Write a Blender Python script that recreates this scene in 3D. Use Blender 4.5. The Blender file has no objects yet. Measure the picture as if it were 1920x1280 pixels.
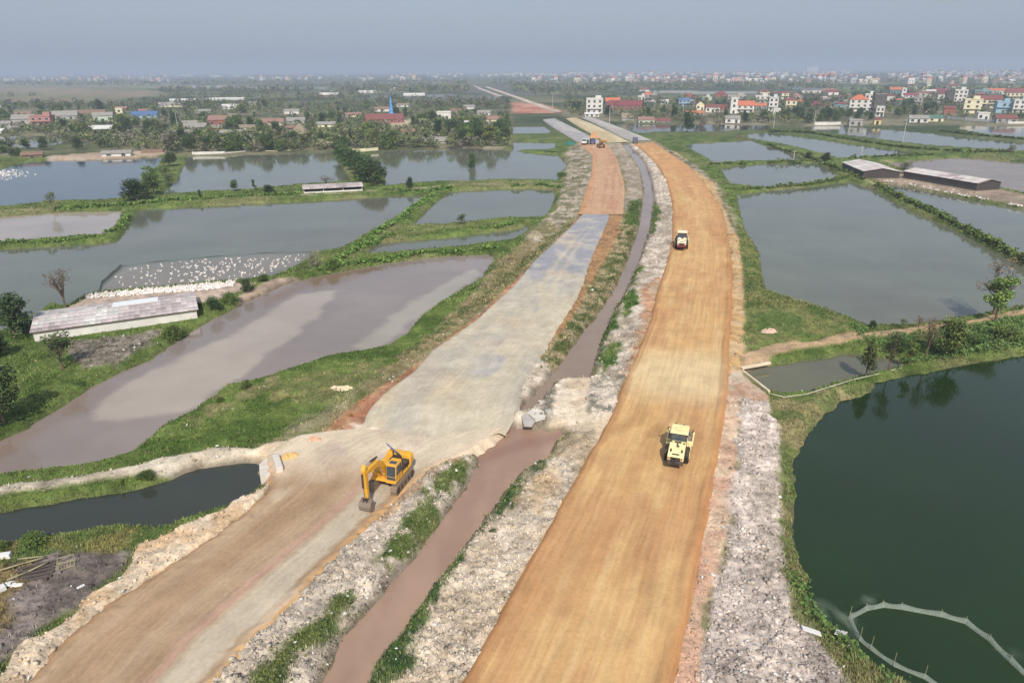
import bpy, bmesh, math, random
import numpy as np
from mathutils import Vector, Matrix

# ------------------------------------------------------------------ camera, sky, sun, exposure
scene = bpy.context.scene
COL = scene.collection
random.seed(7); RNG = np.random.default_rng(7)
H = 30.0                       # drone height over the pond banks, metres
F = 1280.0                     # focal length in photo pixels (24 mm on 36 mm)
HORIZON = 132.0
PITCH = math.atan((640 - HORIZON) / F)
ROLL = math.radians(0.33)
cam_data = bpy.data.cameras.new('camera'); cam = bpy.data.objects.new('camera', cam_data); COL.objects.link(cam)
cam_data.sensor_width = 36.0; cam_data.lens = 24.0; cam_data.clip_start = 0.5; cam_data.clip_end = 60000
CAMROT = Matrix.Rotation(math.pi/2 - PITCH, 3, 'X') @ Matrix.Rotation(-ROLL, 3, 'Z')
cam.matrix_world = Matrix.Translation((0, 0, H)) @ CAMROT.to_4x4()
scene.camera = cam
CR = np.array(CAMROT)

SUN_EL, SUN_AZ = math.radians(43), math.radians(176)     # azimuth clockwise from +Y (behind the camera, a little right)
world = bpy.data.worlds.new('World'); scene.world = world; world.use_nodes = True
wn, wl = world.node_tree.nodes, world.node_tree.links
bg = wn['Background']
sky = wn.new('ShaderNodeTexSky'); sky.sky_type = 'NISHITA'; sky.sun_disc = False
sky.sun_elevation = SUN_EL; sky.sun_rotation = SUN_AZ
sky.air_density = 1.3; sky.dust_density = 3.0; sky.ozone_density = 1.0; sky.altitude = 0
# a thin even veil of smog over the whole dome
veil = wn.new('ShaderNodeMix'); veil.data_type = 'RGBA'; veil.inputs['Factor'].default_value = 0.72
wl.new(sky.outputs['Color'], veil.inputs[6]); veil.inputs[7].default_value = (3.35, 3.95, 5.25, 1)
wl.new(veil.outputs[2], bg.inputs['Color'])
bg.inputs['Strength'].default_value = 0.115
sun_d = bpy.data.lights.new('sun', 'SUN'); sun = bpy.data.objects.new('sun', sun_d); COL.objects.link(sun)
sun_d.energy = 4.2; sun_d.angle = math.radians(0.8); sun_d.color = (1.0, 0.945, 0.86)
sv = Vector((math.sin(SUN_AZ)*math.cos(SUN_EL), math.cos(SUN_AZ)*math.cos(SUN_EL), math.sin(SUN_EL)))
sun.rotation_euler = sv.to_track_quat('Z', 'Y').to_euler()
scene.view_settings.view_transform = 'Standard'; scene.view_settings.look = 'None'
scene.view_settings.exposure = 0.05; scene.view_settings.gamma = 1.0
scene.cycles.use_denoising = True
try: scene.cycles.denoiser = 'OPENIMAGEDENOISE'
except Exception: pass
scene.cycles.max_bounces = 5; scene.cycles.diffuse_bounces = 2; scene.cycles.glossy_bounces = 2
scene.cycles.transparent_max_bounces = 6; scene.cycles.volume_bounces = 0
scene.cycles.volume_step_rate = 4

# ------------------------------------------------------------------ pixel -> world
def P(px, py, z=0.0):
    """photo pixel -> world point on the horizontal plane z"""
    d = CR @ np.array([(px - 960)/F, (640 - py)/F, -1.0])
    t = (z - H) / d[2]
    return Vector((d[0]*t, d[1]*t, z))
def PP(pts, z=0.0):
    return np.array([P(x, y, z)[:2] for x, y in pts])
def pxm(py, z=0.0):
    """photo pixels per metre (across) at ground row py"""
    q = P(960, py, z); return F / (math.hypot(q.y, H - z) * math.cos(math.atan2(H - z, q.y) - PITCH))

# ------------------------------------------------------------------ noise
def _hash(ix, iy, s):
    n = (ix*374761393 + iy*668265263 + s*1442695041) & 0xffffffff
    n = ((n ^ (n >> 13)) * 1274126177) & 0xffffffff
    return ((n ^ (n >> 16)) & 0xffff) / 65535.0
def vnoise(x, y, s=0):
    ix = np.floor(x).astype(np.int64); iy = np.floor(y).astype(np.int64)
    fx = x - ix; fy = y - iy
    fx = fx*fx*(3-2*fx); fy = fy*fy*(3-2*fy)
    a = _hash(ix, iy, s); b = _hash(ix+1, iy, s); c = _hash(ix, iy+1, s); d = _hash(ix+1, iy+1, s)
    return (a*(1-fx)+b*fx)*(1-fy) + (c*(1-fx)+d*fx)*fy
def fbm(x, y, s=0, o=4, lac=2.03, g=0.5):
    v = 0; amp = 1; tot = 0
    for i in range(o):
        v = v + amp*vnoise(x, y, s+i*17); tot += amp; amp *= g; x = x*lac+3.7; y = y*lac+9.1
    return v/tot
def sstep(a, b, x):
    t = np.clip((x-a)/(b-a), 0, 1); return t*t*(3-2*t)

# ------------------------------------------------------------------ polygons
def sdf(poly, X, Y):
    """signed distance, negative inside"""
    best = np.full(X.shape, 1e18); ins = np.zeros(X.shape, bool)
    n = len(poly)
    for i in range(n):
        ax, ay = poly[i]; bx, by = poly[(i+1) % n]
        ex, ey = bx-ax, by-ay
        t = np.clip(((X-ax)*ex + (Y-ay)*ey)/(ex*ex+ey*ey+1e-12), 0, 1)
        dx = X-ax-t*ex; dy = Y-ay-t*ey
        best = np.minimum(best, dx*dx+dy*dy)
        if ay != by:
            c = ((ay > Y) != (by > Y)) & (X < (bx-ax)*(Y-ay)/(by-ay)+ax)
            ins ^= c
    d = np.sqrt(best); d[ins] *= -1
    return d
def sdf_box(poly, X, Y, m, far=1e3):
    out = np.full(X.shape, far)
    lo = poly.min(0)-m; hi = poly.max(0)+m
    k = (X > lo[0]) & (X < hi[0]) & (Y > lo[1]) & (Y < hi[1])
    if k.any(): out[k] = sdf(poly, X[k], Y[k])
    return out
def polyline_dist(line, X, Y, m=30):
    out = np.full(X.shape, 1e3)
    lo = line.min(0)-m; hi = line.max(0)+m
    k = (X > lo[0]) & (X < hi[0]) & (Y > lo[1]) & (Y < hi[1])
    if not k.any(): return out
    x, y = X[k], Y[k]; best = np.full(x.shape, 1e18)
    for (ax, ay), (bx, by) in zip(line[:-1], line[1:]):
        ex, ey = bx-ax, by-ay
        t = np.clip(((x-ax)*ex+(y-ay)*ey)/(ex*ex+ey*ey+1e-12), 0, 1)
        best = np.minimum(best, (x-ax-t*ex)**2+(y-ay-t*ey)**2)
    out[k] = np.sqrt(best); return out

# ------------------------------------------------------------------ materials
def srgb(r, g, b):
    f = lambda c: (c/255/12.92) if c/255 <= 0.04045 else ((c/255+0.055)/1.055)**2.4
    return (f(r), f(g), f(b))
MATS = {}
def new_mat(name):
    m = bpy.data.materials.new(name); m.use_nodes = True
    return m, m.node_tree.nodes, m.node_tree.links, m.node_tree.nodes['Principled BSDF']
def mat(name, col, rough=0.8, var=0.15, scale=1.5, metal=0.0, spec=0.3, bump=0.0, coord='Object', objrand=0.0):
    """plain procedural paint: base colour broken up by two noises, optional relief"""
    if name in MATS: return MATS[name]
    m, n, l, b = new_mat(name)
    tc = n.new('ShaderNodeTexCoord')
    nz = n.new('ShaderNodeTexNoise'); nz.inputs['Scale'].default_value = scale; nz.inputs['Detail'].default_value = 5
    nz.inputs['Roughness'].default_value = 0.65
    l.new(tc.outputs[coord], nz.inputs['Vector'])
    mr = n.new('ShaderNodeMapRange'); mr.inputs[1].default_value = 0.25; mr.inputs[2].default_value = 0.75
    mr.inputs[3].default_value = 1-var; mr.inputs[4].default_value = 1+var
    l.new(nz.outputs['Fac'], mr.inputs[0])
    hs = n.new('ShaderNodeHueSaturation'); hs.inputs['Color'].default_value = (*col, 1)
    if objrand:
        oi = n.new('ShaderNodeObjectInfo'); m2 = n.new('ShaderNodeMapRange')
        m2.inputs[3].default_value = 1-objrand; m2.inputs[4].default_value = 1+objrand
        l.new(oi.outputs['Random'], m2.inputs[0])
        mu = n.new('ShaderNodeMath'); mu.operation = 'MULTIPLY'
        l.new(mr.outputs[0], mu.inputs[0]); l.new(m2.outputs[0], mu.inputs[1]); l.new(mu.outputs[0], hs.inputs['Value'])
    else:
        l.new(mr.outputs[0], hs.inputs['Value'])
    l.new(hs.outputs['Color'], b.inputs['Base Color'])
    b.inputs['Roughness'].default_value = rough; b.inputs['Metallic'].default_value = metal
    b.inputs['Specular IOR Level'].default_value = spec
    if bump:
        bp = n.new('ShaderNodeBump'); bp.inputs['Strength'].default_value = bump; bp.inputs['Distance'].default_value = 0.05
        l.new(nz.outputs['Fac'], bp.inputs['Height']); l.new(bp.outputs['Normal'], b.inputs['Normal'])
    MATS[name] = m
    return m

# ------------------------------------------------------------------ mesh helpers
def mesh_obj(name, verts, faces, material=None, parent=None, smooth=False, kind=None, label=None, cat=None, group=None, loc=None):
    me = bpy.data.meshes.new(name); me.from_pydata([tuple(v) for v in verts], [], [tuple(f) for f in faces])
    return link_mesh(name, me, material, parent, smooth, kind, label, cat, group, loc)
def link_mesh(name, me, material=None, parent=None, smooth=False, kind=None, label=None, cat=None, group=None, loc=None):
    me.update()
    if material is not None and not me.materials:
        for m in (material if isinstance(material, (list, tuple)) else [material]): me.materials.append(m)
    if smooth: me.polygons.foreach_set('use_smooth', np.ones(len(me.polygons), bool))
    o = bpy.data.objects.new(name, me); COL.objects.link(o)
    if parent is not None: o.parent = parent
    if loc is not None: o.location = loc
    return tag(o, label, cat, group, kind)
def tag(o, label=None, cat=None, group=None, kind=None):
    if label: o['label'] = label
    if cat: o['category'] = cat
    if group: o['group'] = group
    if kind: o['kind'] = kind
    return o
def empty(name, loc=(0, 0, 0), rz=0.0, label=None, cat=None, group=None):
    o = bpy.data.objects.new(name, None); COL.objects.link(o); o.location = loc; o.rotation_euler = (0, 0, rz)
    o.empty_display_size = 0.2
    return tag(o, label, cat, group)
def np_mesh(name, V, Fq, nper):
    """fast mesh from arrays; every face has nper corners"""
    me = bpy.data.meshes.new(name); V = np.ascontiguousarray(V, np.float32); Fq = np.ascontiguousarray(Fq, np.int32)
    me.vertices.add(len(V)); me.vertices.foreach_set('co', V.ravel())
    me.loops.add(Fq.size); me.loops.foreach_set('vertex_index', Fq.ravel())
    me.polygons.add(len(Fq)); me.polygons.foreach_set('loop_start', np.arange(0, Fq.size, nper, dtype=np.int32))
    me.polygons.foreach_set('loop_total', np.full(len(Fq), nper, np.int32))
    me.update(); me.validate()
    return me
def color_attr(me, rgb, name='Col'):
    a = me.color_attributes.new(name, 'FLOAT_COLOR', 'POINT')
    d = np.ones((len(rgb), 4), np.float32); d[:, :3] = rgb; a.data.foreach_set('color', d.ravel())

class MB:
    """collects boxes, prisms, tubes and loose faces into one mesh"""
    def __init__(s): s.v = []; s.f = []
    def add(s, vs, fs):
        k = len(s.v); s.v += [Vector(v) for v in vs]; s.f += [tuple(i+k for i in f) for f in fs]; return s
    def box(s, c, d, rz=0.0, rx=0.0, ry=0.0, taper=1.0):
        M = Matrix.Rotation(rz, 3, 'Z') @ Matrix.Rotation(ry, 3, 'Y') @ Matrix.Rotation(rx, 3, 'X')
        vs = []
        for z in (-1, 1):
            t = taper if z > 0 else 1
            for x, y in ((-1, -1), (1, -1), (1, 1), (-1, 1)):
                vs.append(M @ Vector((x*d[0]/2*t, y*d[1]/2*t, z*d[2]/2)) + Vector(c))
        return s.add(vs, [(3, 2, 1, 0), (4, 5, 6, 7), (0, 1, 5, 4), (1, 2, 6, 5), (2, 3, 7, 6), (3, 0, 4, 7)])
    def prism(s, prof, y0, y1, axis='y'):
        """profile in (x,z) swept along y (or (y,z) along x)"""
        n = len(prof)
        mk = (lambda p, t: (p[0], t, p[1])) if axis == 'y' else (lambda p, t: (t, p[0], p[1]))
        vs = [mk(p, y0) for p in prof] + [mk(p, y1) for p in prof]
        a, b = tuple(range(n)), tuple(range(2*n-1, n-1, -1))
        q = [(i, i+n, (i+1) % n+n, (i+1) % n) for i in range(n)]
        area = sum(prof[i][0]*prof[(i+1) % n][1]-prof[(i+1) % n][0]*prof[i][1] for i in range(n))
        flip = (area > 0) != (axis == 'y') 
        if flip: a, b = a[::-1], b[::-1]; q = [f[::-1] for f in q]
        return s.add(vs, [a, b]+q)
    def tube(s, p0, p1, r0, r1=None, n=8, caps=True):
        r1 = r0 if r1 is None else r1
        p0, p1 = Vector(p0), Vector(p1); d = (p1-p0)
        if d.length < 1e-6: return s
        d.normalize(); u = d.orthogonal().normalized(); w = d.cross(u)
        vs = []
        for p, r in ((p0, r0), (p1, r1)):
            for i in range(n):
                a = 2*math.pi*i/n; vs.append(p+u*(r*math.cos(a))+w*(r*math.sin(a)))
        fs = [(i, (i+1) % n, (i+1) % n+n, i+n) for i in range(n)]
        if caps: fs += [tuple(range(n-1, -1, -1)), tuple(range(n, 2*n))]
        return s.add(vs, fs)
    def disc_ring(s, c, r, w, axis, n=16): return s.tube(Vector(c)-Vector(axis)*w/2, Vector(c)+Vector(axis)*w/2, r, r, n)
    def build(s, name, material, parent=None, smooth=False, bevel=0.0, **kw):
        o = mesh_obj(name, s.v, s.f, material, parent, smooth, **kw)
        if bevel:
            md = o.modifiers.new('bevel', 'BEVEL'); md.width = bevel; md.segments = 2; md.limit_method = 'ANGLE'
        return o
    def mesh(s, name, material=None):
        me = bpy.data.meshes.new(name); me.from_pydata([tuple(v) for v in s.v], [], s.f); me.update()
        if material is not None:
            for m in (material if isinstance(material, (list, tuple)) else [material]): me.materials.append(m)
        return me
def copy_tree(o, parent=None):
    c = o.copy(); COL.objects.link(c); c.parent = parent
    for ch in list(o.children): copy_tree(ch, c)
    return c
# ================================================================== LAYOUT (photo pixels of the traced outlines; metres come from the plane they lie on)
ZW = -0.5       # pond water
ZC = 0.0        # canal water
PONDS = {  # name: (outline, z, colour, roughness)
 'mud_pond': ([(-80,860),(0,827),(50,802),(112,765),(175,722),(212,703),(275,677),(325,645),(375,610),(480,557),(542,529),(630,511),(730,493),(830,481),(917,477),(930,483),(905,522),(842,560),(792,592),(762,630),(725,650),(680,662),(630,666),(567,687),(480,716),(425,727),(362,772),(300,805),(250,850),(175,872),(0,892),(-80,905)], ZW, 'mud'),
 'channel': ([(-90,985),(0,960),(100,942),(200,925),(262,915),(325,895),(370,877),(462,865),(482,866),(491,873),(485,888),(517,889),(480,925),(425,952),(375,967),(312,990),(237,990),(175,995),(107,1007),(37,1017),(-90,1035)], ZW, 'dark'),
 'green_pond': ([(2050,640),(1920,665),(1815,682),(1740,697),(1680,707),(1635,717),(1637,727),(1615,742),(1575,752),(1547,775),(1507,812),(1497,845),(1485,860),(1487,925),(1482,975),(1490,1055),(1510,1080),(1503,1110),(1522,1147),(1552,1175),(1585,1190),(1615,1225),(1652,1258),(1702,1285),(1760,1320),(1830,1400),(2600,1400),(2400,900)], ZW, 'green'),
 'small_pond': ([(1392,697),(1440,687),(1477,680),(1540,672),(1590,662),(1640,668),(1690,675),(1700,685),(1660,697),(1620,706),(1560,721),(1515,737),(1460,741),(1440,735)], ZW, 'olive'),
 'large_pond': ([(1380,365),(1440,358),(1515,351),(1590,341),(1620,348),(1652,363),(1715,400),(1775,424),(1840,458),(1920,500),(2080,590),(1975,562),(1910,577),(1815,595),(1765,605),(1690,612),(1627,612),(1595,600),(1540,580),(1490,565),(1440,550),(1432,540),(1425,507),(1420,470),(1395,432),(1387,402)], ZW, 'grey'),
 'pond_a': ([(1352,316),(1385,311),(1440,307),(1530,306),(1556,317),(1582,336),(1515,346),(1440,354),(1372,347),(1357,330)], ZW, 'grey'),
 'pond_b': ([(1279,271),(1360,266),(1405,263),(1440,275),(1465,280),(1490,292),(1505,301),(1440,303),(1336,305),(1318,293)], ZW, 'grey'),
 'pond_c': ([(1400,252),(1440,248),(1515,259),(1615,273),(1690,282),(1740,287),(1665,293),(1590,297),(1570,297),(1540,288),(1500,278),(1465,270),(1440,266),(1405,260)], ZW, 'grey'),
 'pond_d': ([(1497,240),(1522,237),(1580,237),(1665,243),(1752,251),(1815,258),(1920,268),(1990,274),(1990,290),(1880,281),(1815,278),(1740,273),(1665,264),(1590,254),(1527,247)], ZW, 'grey'),
 'pond_e': ([(1790,241),(1815,236),(1920,237),(2000,238),(2000,268),(1920,260),(1852,253)], ZW, 'grey'),
 'brown_pond': ([(1660,306),(1752,298),(1810,296),(1920,306),(2010,312),(2010,380),(1920,363),(1862,352),(1840,340),(1702,320)], ZW, 'brown'),
 'duck_pond': ([(1647,344),(1690,348),(1765,364),(1840,379),(1920,394),(2040,416),(2100,570),(1920,482),(1865,450),(1802,422),(1790,415),(1690,372)], ZW, 'grey'),
 'village_pond': ([(1145,231),(1200,233),(1260,235),(1330,233),(1440,236),(1440,244),(1330,247),(1247,248),(1197,250),(1172,243)], ZW, 'dark'),
 'pond_f': ([(-120,255),(0,255),(120,255),(124,268),(75,278),(0,276),(-120,276)], ZW, 'grey'),
 'blue_pond': ([(-200,300),(0,318),(40,306),(87,302),(225,299),(305,295),(298,310),(275,332),(237,368),(225,375),(100,379),(0,390),(-200,402)], ZW, 'blue'),
 'pond_g': ([(350,294),(480,290),(620,286),(632,300),(655,330),(662,341),(562,347),(480,356),(375,361),(300,367),(330,340),(346,310)], ZW, 'grey'),
 'pond_h': ([(690,291),(730,283),(880,278),(942,281),(1000,288),(1047,291),(1063,310),(1045,339),(960,338),(855,341),(792,343),(722,350),(722,330)], ZW, 'grey'),
 'pond_i': ([(962,238),(1020,237),(1037,250),(962,252)], ZW, 'grey'),
 'pond_j': ([(962,267),(1042,267),(1040,280),(962,284)], ZW, 'grey'),
 'broad_pond': ([(262,393),(480,383),(630,375),(730,368),(800,366),(778,384),(742,413),(690,437),(642,467),(592,477),(565,497),(515,520),(437,529),(300,541),(200,549),(158,557),(125,578),(95,571),(65,605),(0,625),(-150,660),(-150,480),(0,468),(180,457),(222,451),(250,408)], ZW, 'grey'),
 'pale_pond': ([(-150,415),(0,407),(125,398),(231,396),(220,420),(205,440),(100,449),(0,457),(-150,465)], ZW, 'pale'),
 'pond_k': ([(842,360),(960,354),(1040,356),(1041,375),(1030,399),(1015,409),(955,410),(855,420),(780,425),(776,420),(806,390)], ZW, 'grey'),
 'pond_l': ([(707,457),(830,447),(960,432),(995,422),(985,437),(960,451),(880,462),(780,472),(684,480),(688,470)], ZW, 'grey'),
}
CANALS = {
 'canal': ([(1165,270),(1185,295),(1200,320),(1207,357),(1202,395),(1195,432),(1180,477),(1150,545),(1115,595),(1080,640),(1045,688),(1000,738),(966,778),(996,772),(1028,741),(1040,718),(1070,712),(1110,711),(1122,657),(1150,590),(1180,540),(1200,487),(1220,425),(1226,370),(1222,345),(1210,307),(1190,283),(1175,270)], ZC, 'canal'),
 'lower_canal': ([(1000,806),(985,800),(968,803),(955,799),(935,810),(887,845),(895,875),(870,912),(838,962),(775,1042),(705,1127),(640,1192),(595,1280),(540,1400),(440,1620),(540,1620),(630,1400),(695,1280),(717,1242),(767,1172),(830,1085),(875,1020),(920,960),(960,908),(982,884),(1035,855),(1043,828),(1066,816),(1050,806),(1030,809),(1014,803)], ZC, 'silt'),
}
# road ribbons: (left edge, right edge, z)
ROADS = {
 'main': ([(690,1600),(800,1400),(870,1280),(960,1112),(1015,1018),(1067,925),(1092,875),(1115,837),(1147,782),(1170,725),(1195,662),(1220,607),(1237,532),(1255,484),(1262,440),(1262,382),(1252,340),(1230,305),(1207,282),(1190,270)],
          [(1150,1600),(1215,1400),(1255,1280),(1282,1147),(1310,1020),(1330,912),(1347,812),(1362,725),(1362,680),(1370,570),(1371,520),(1369,475),(1360,435),(1350,390),(1322,345),(1292,312),(1260,290),(1225,267)], 1.0),
 'lower': ([(-420,1620),(-90,1370),(50,1280),(140,1185),(200,1135),(262,1100),(362,1030),(462,962),(510,915),(500,850),(560,815),(640,805)],
           [(130,1560),(330,1345),(395,1280),(437,1235),(480,1187),(542,1135),(600,1068),(667,1003),(730,945),(800,880),(880,843),(940,802)], 0.8),
 'upper': ([(1085,402),(1100,355),(1110,327),(1112,290),(1085,268)], [(1166,402),(1170,360),(1167,337),(1155,295),(1138,270)], 0.9),
}
GRAVEL = ([(675,800),(695,762),(720,737),(780,695),(812,655),(885,607),(957,542),(1010,482),(1077,420),(1092,402)],
          [(935,802),(960,765),(967,730),(982,702),(1010,660),(1047,605),(1077,560),(1110,470),(1132,425),(1141,402)], 1.25)
FAR_ROADS = {
 'concrete_left': ([(1135,272),(1090,248),(1045,228),(1018,222)], [(1095,272),(1060,249),(1030,232),(1003,223)][::-1][::-1], 0.7),
}

K = 0.80
def A(r, g, b): return np.array(srgb(r, g, b))*K

# ------------------------------------------------------------------ terrain grid (denser where it is nearer the viewer)
ang = np.arctan((np.arange(1500, 157, -2.3) - 640)/F) + PITCH
Drow = np.concatenate([[-400, -120, -30, 2, 10], H/np.tan(ang)])
Drow = np.concatenate([Drow, np.geomspace(Drow[-1]*1.03, 20000, 60)])
sc = np.linspace(-1, 1, 720); so = np.array([1.06, 1.15, 1.3, 1.6, 2.2, 3.5, 6, 12, 25])
S = np.concatenate([-so[::-1], sc, so])
Wrow = np.clip(0.74*np.maximum(Drow, 0) + 14, 14, 14000)
GX = (S[None, :]*Wrow[:, None]); GY = np.repeat(Drow[:, None], len(S), 1)
GX = np.clip(GX, -20000, 20000)
NR, NC = GX.shape
X, Y = GX.ravel(), GY.ravel()
DIST = np.hypot(X, Y)
near = sstep(420, 200, DIST)
n1 = fbm(X*0.35, Y*0.35, 1, 5); n2 = fbm(X*0.08, Y*0.08, 2, 4); n3 = fbm(X*1.7, Y*1.7, 3, 3); n4 = fbm(X*0.012, Y*0.012, 5, 4)
nf = fbm(X*4.1, Y*4.1, 9, 2)
Z = 0.10 + 0.25*(n1-0.5)*near
GRASS = np.ones(len(X)); LUMP = np.zeros(len(X)); STONE = np.zeros(len(X))
def mix(c0, c1, w): return c0*(1-w[:, None]) + c1*w[:, None]
g_dark, g_mid, g_dry = A(82, 102, 46), A(112, 128, 66), A(146, 140, 98)
C = mix(np.tile(g_dark, (len(X), 1)), g_mid, sstep(0.3, 0.62, n1))
C = mix(C, g_dry, 0.6*sstep(0.5, 0.75, n2))
far = sstep(300, 460, DIST)
cf = mix(np.tile(A(70, 84, 56), (len(X), 1)), A(120, 122, 88), sstep(0.35, 0.65, n4))
cf = mix(cf, A(148, 140, 116), 0.7*sstep(0.55, 0.72, fbm(X*0.004, Y*0.014, 41, 3)))
C = mix(C, cf, far)

def zone(pts, z, soft, c1, c2=None, sc_=0.5, h=None, lump=None, grass=0.0, stone=None, warp=1.0, op=1.0, spk=0.0, holes=None):
    """blend a ground kind into the terrain inside an outline traced on plane z"""
    global Z, C, GRASS, LUMP, STONE
    poly = PP(pts, z)
    d = sdf_box(poly, X, Y, soft*3+warp*2+2)
    k = d < soft*2+warp*2
    if not k.any(): return
    x, y = X[k], Y[k]
    dd = d[k] + warp*2*(fbm(x*0.55, y*0.55, 77, 4)-0.5)*1.6
    w = op*(1-sstep(-soft, soft, dd))
    if holes is not None:
        w = w*sstep(holes[0]-0.06, holes[0]+0.06, fbm(x*holes[1], y*holes[1], 31, 4))
    nn = fbm(x*sc_, y*sc_, 13, 5)
    col = np.tile(np.asarray(c1), (len(x), 1))
    if c2 is not None: col = mix(col, np.asarray(c2), sstep(0.35, 0.65, nn))
    if spk: col = col*(1+spk*(nf[k]-0.5)[:, None]*2)
    C[k] = mix(C[k], col, w)
    if h is not None: Z[k] = Z[k]*(1-w)+h*w
    GRASS[k] = GRASS[k]*(1-w)+grass*w
    if lump is not None: LUMP[k] = LUMP[k]*(1-w)+lump*w
    if stone is not None: STONE[k] = STONE[k]*(1-w)+stone*w

# far fields and the built-up land behind the ponds
zone([(-100,158),(120,153),(330,157),(330,168),(150,163),(-100,166)], 0, 15, A(128,132,92), A(140,140,112), 0.01, warp=6)
zone([(-150,168),(100,163),(280,170),(330,176),(190,188),(60,191),(-150,195)], 0, 8, A(158,142,120), A(134,128,98), 0.012, warp=6)
zone([(-150,178),(60,175),(160,181),(-150,184)], 0, 4, A(120,128,86), A(140,134,100), 0.02, warp=4)
zone([(330,160),(620,164),(620,168),(330,165)], 0, 10, A(168,168,166), None, 0.01, warp=4)
zone([(1210,170),(1420,172),(1420,177),(1210,175)], 0, 6, A(168,166,156), None, 0.01, warp=3)
zone([(1150,180),(1400,178),(1420,186),(1150,190)], 0, 8, A(128,128,90), A(110,116,80), 0.01, warp=4)
zone([(1560,165),(1920,160),(1920,170),(1560,174)], 0, 10, A(112,128,78), A(128,136,92), 0.01, warp=4)
zone([(690,178),(950,178),(950,189),(690,187)], 0, 6, A(140,140,138), A(112,116,104), 0.02, warp=4)
zone([(820,165),(950,160),(1000,175),(1000,180),(830,172)], 0, 6, A(120,112,110), A(106,110,96), 0.02, warp=4)
zone([(-150,205),(960,205),(960,280),(560,290),(-150,295)], 0, 8, A(92,100,66), A(138,132,104), 0.05, warp=4, grass=0.2)
zone([(735,226),(770,224),(778,236),(732,240)], 0, 1.5, A(214,196,168), A(196,178,150), 0.2, warp=1)
zone([(1060,190),(1960,180),(1960,236),(1440,236),(1330,240),(1060,222)], 0, 6, A(110,110,80), A(146,138,112), 0.05, warp=4, grass=0.1)
zone([(960,193),(1010,194),(1052,206),(1056,212),(960,213)], 0, 4, A(190,128,104), A(206,156,130), 0.05, warp=3, grass=0)

# construction corridor
zone([(-90,1380),(0,1250),(100,1172),(237,1060),(400,962),(520,890),(480,830),(560,795),(690,715),(812,640),(930,500),(1000,440),(1040,400),(1060,330),(1055,290),(1085,262),(1225,262),(1290,300),(1350,350),(1385,420),(1398,520),(1400,620),(1395,700),(1440,750),(1470,900),(1480,1080),(1600,1280),(1700,1400)],
     0.4, 1.2, A(142,138,100), A(172,158,130), 0.25, h=0.45, grass=0.5, warp=1.0)
RUB1, RUB2 = A(220,205,186), A(186,170,150)
# left bank of the works: weedy, brown, littered
zone([(480,828),(600,800),(690,715),(790,640),(850,585),(930,500),(1000,440),(1040,400),(1062,412),(1010,478),(955,538),(880,603),(800,660),(700,745),(660,810),(560,822)], 0.4, 0.5, A(112,118,72), A(156,142,106), 0.5, h=0.55, grass=0.8, stone=0.25, warp=0.8, spk=0.35)
zone([(985,440),(1040,395),(1062,330),(1060,285),(1085,272),(1112,290),(1110,327),(1086,400),(1060,420),(1000,470)], 0.5, 0.6, A(190,176,156), A(128,124,92), 0.6, h=0.7, lump=0.5, grass=0.3, stone=0.8, warp=0.6, spk=0.3)
zone([(580,830),(640,770),(700,728),(790,668),(880,600),(960,528),(1062,430),(1088,400),(1105,400),(1085,430),(1015,488),(960,545),(885,615),(815,665),(780,705),(720,745),(690,800),(640,835)], 0.9, 0.3, A(176,124,90), A(196,158,118), 0.7, h=0.75, lump=0.15, warp=0.4)
zone([(640,810),(690,745),(770,690),(790,700),(735,745),(700,800),(670,835)], 0.8, 0.5, A(172,118,92), A(184,138,110), 0.7, h=0.7, warp=0.4)
zone([(700,690),(800,640),(870,585),(925,505),(985,452),(1030,415),(1050,425),(985,500),(900,585),(800,668),(730,725)], 0.5, 0.8, A(158,142,106), A(132,124,84), 0.6, grass=0.45, stone=0.5, warp=1.0, op=0.85, spk=0.3, holes=(0.36, 0.6))
zone([(500,735),(560,700),(640,680),(720,670),(660,715),(560,760)], 0.4, 0.8, A(146,138,92), A(118,122,74), 0.6, grass=0.7, stone=0.3, warp=1.0, op=0.8, spk=0.3, holes=(0.42, 0.5))
zone([(350,780),(430,735),(520,705),(540,715),(440,760),(370,800)], 0.2, 0.6, A(150,140,100), A(124,122,80), 0.6, grass=0.6, stone=0.3, warp=1.0, op=0.8, spk=0.3, holes=(0.42, 0.5))
# between gravel and canal
zone([(1141,402),(1166,400),(1202,395),(1195,432),(1180,477),(1150,545),(1115,595),(1080,640),(1047,690),(1005,740),(975,775),(955,780),(967,730),(1010,660),(1047,605),(1077,560),(1110,470),(1132,425)], 0.5, 0.3, A(96,104,58), A(176,158,124), 0.7, h=0.65, lump=0.45, grass=0.75, stone=0.5, warp=0.5, spk=0.35)
zone([(1141,402),(1166,402),(1160,440),(1128,500),(1090,565),(1060,610),(1000,690),(985,720),(980,712),(1010,660),(1047,605),(1085,555),(1110,470),(1132,425)], 0.9, 0.3, A(186,142,100), A(164,128,92), 0.8, h=0.9, lump=0.25, grass=0.1, stone=0.4, warp=0.5, spk=0.2)
zone([(1168,395),(1175,340),(1160,295),(1135,270),(1165,270),(1200,320),(1207,357),(1200,395)], 0.5, 0.3, A(186,172,152), A(160,146,124), 0.5, h=0.7, lump=0.3, stone=0.5, warp=0.4)
zone([(1180,380),(1204,372),(1196,425),(1170,420)], 0.5, 0.5, A(84,104,48), None, h=0.6, grass=1, warp=0.6)
zone([(960,790),(970,720),(1000,670),(1040,690),(1005,740),(985,775)], 0.5, 0.4, RUB1, RUB2, 0.9, h=0.7, lump=0.6, stone=0.9, warp=0.4, spk=0.3)
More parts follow.
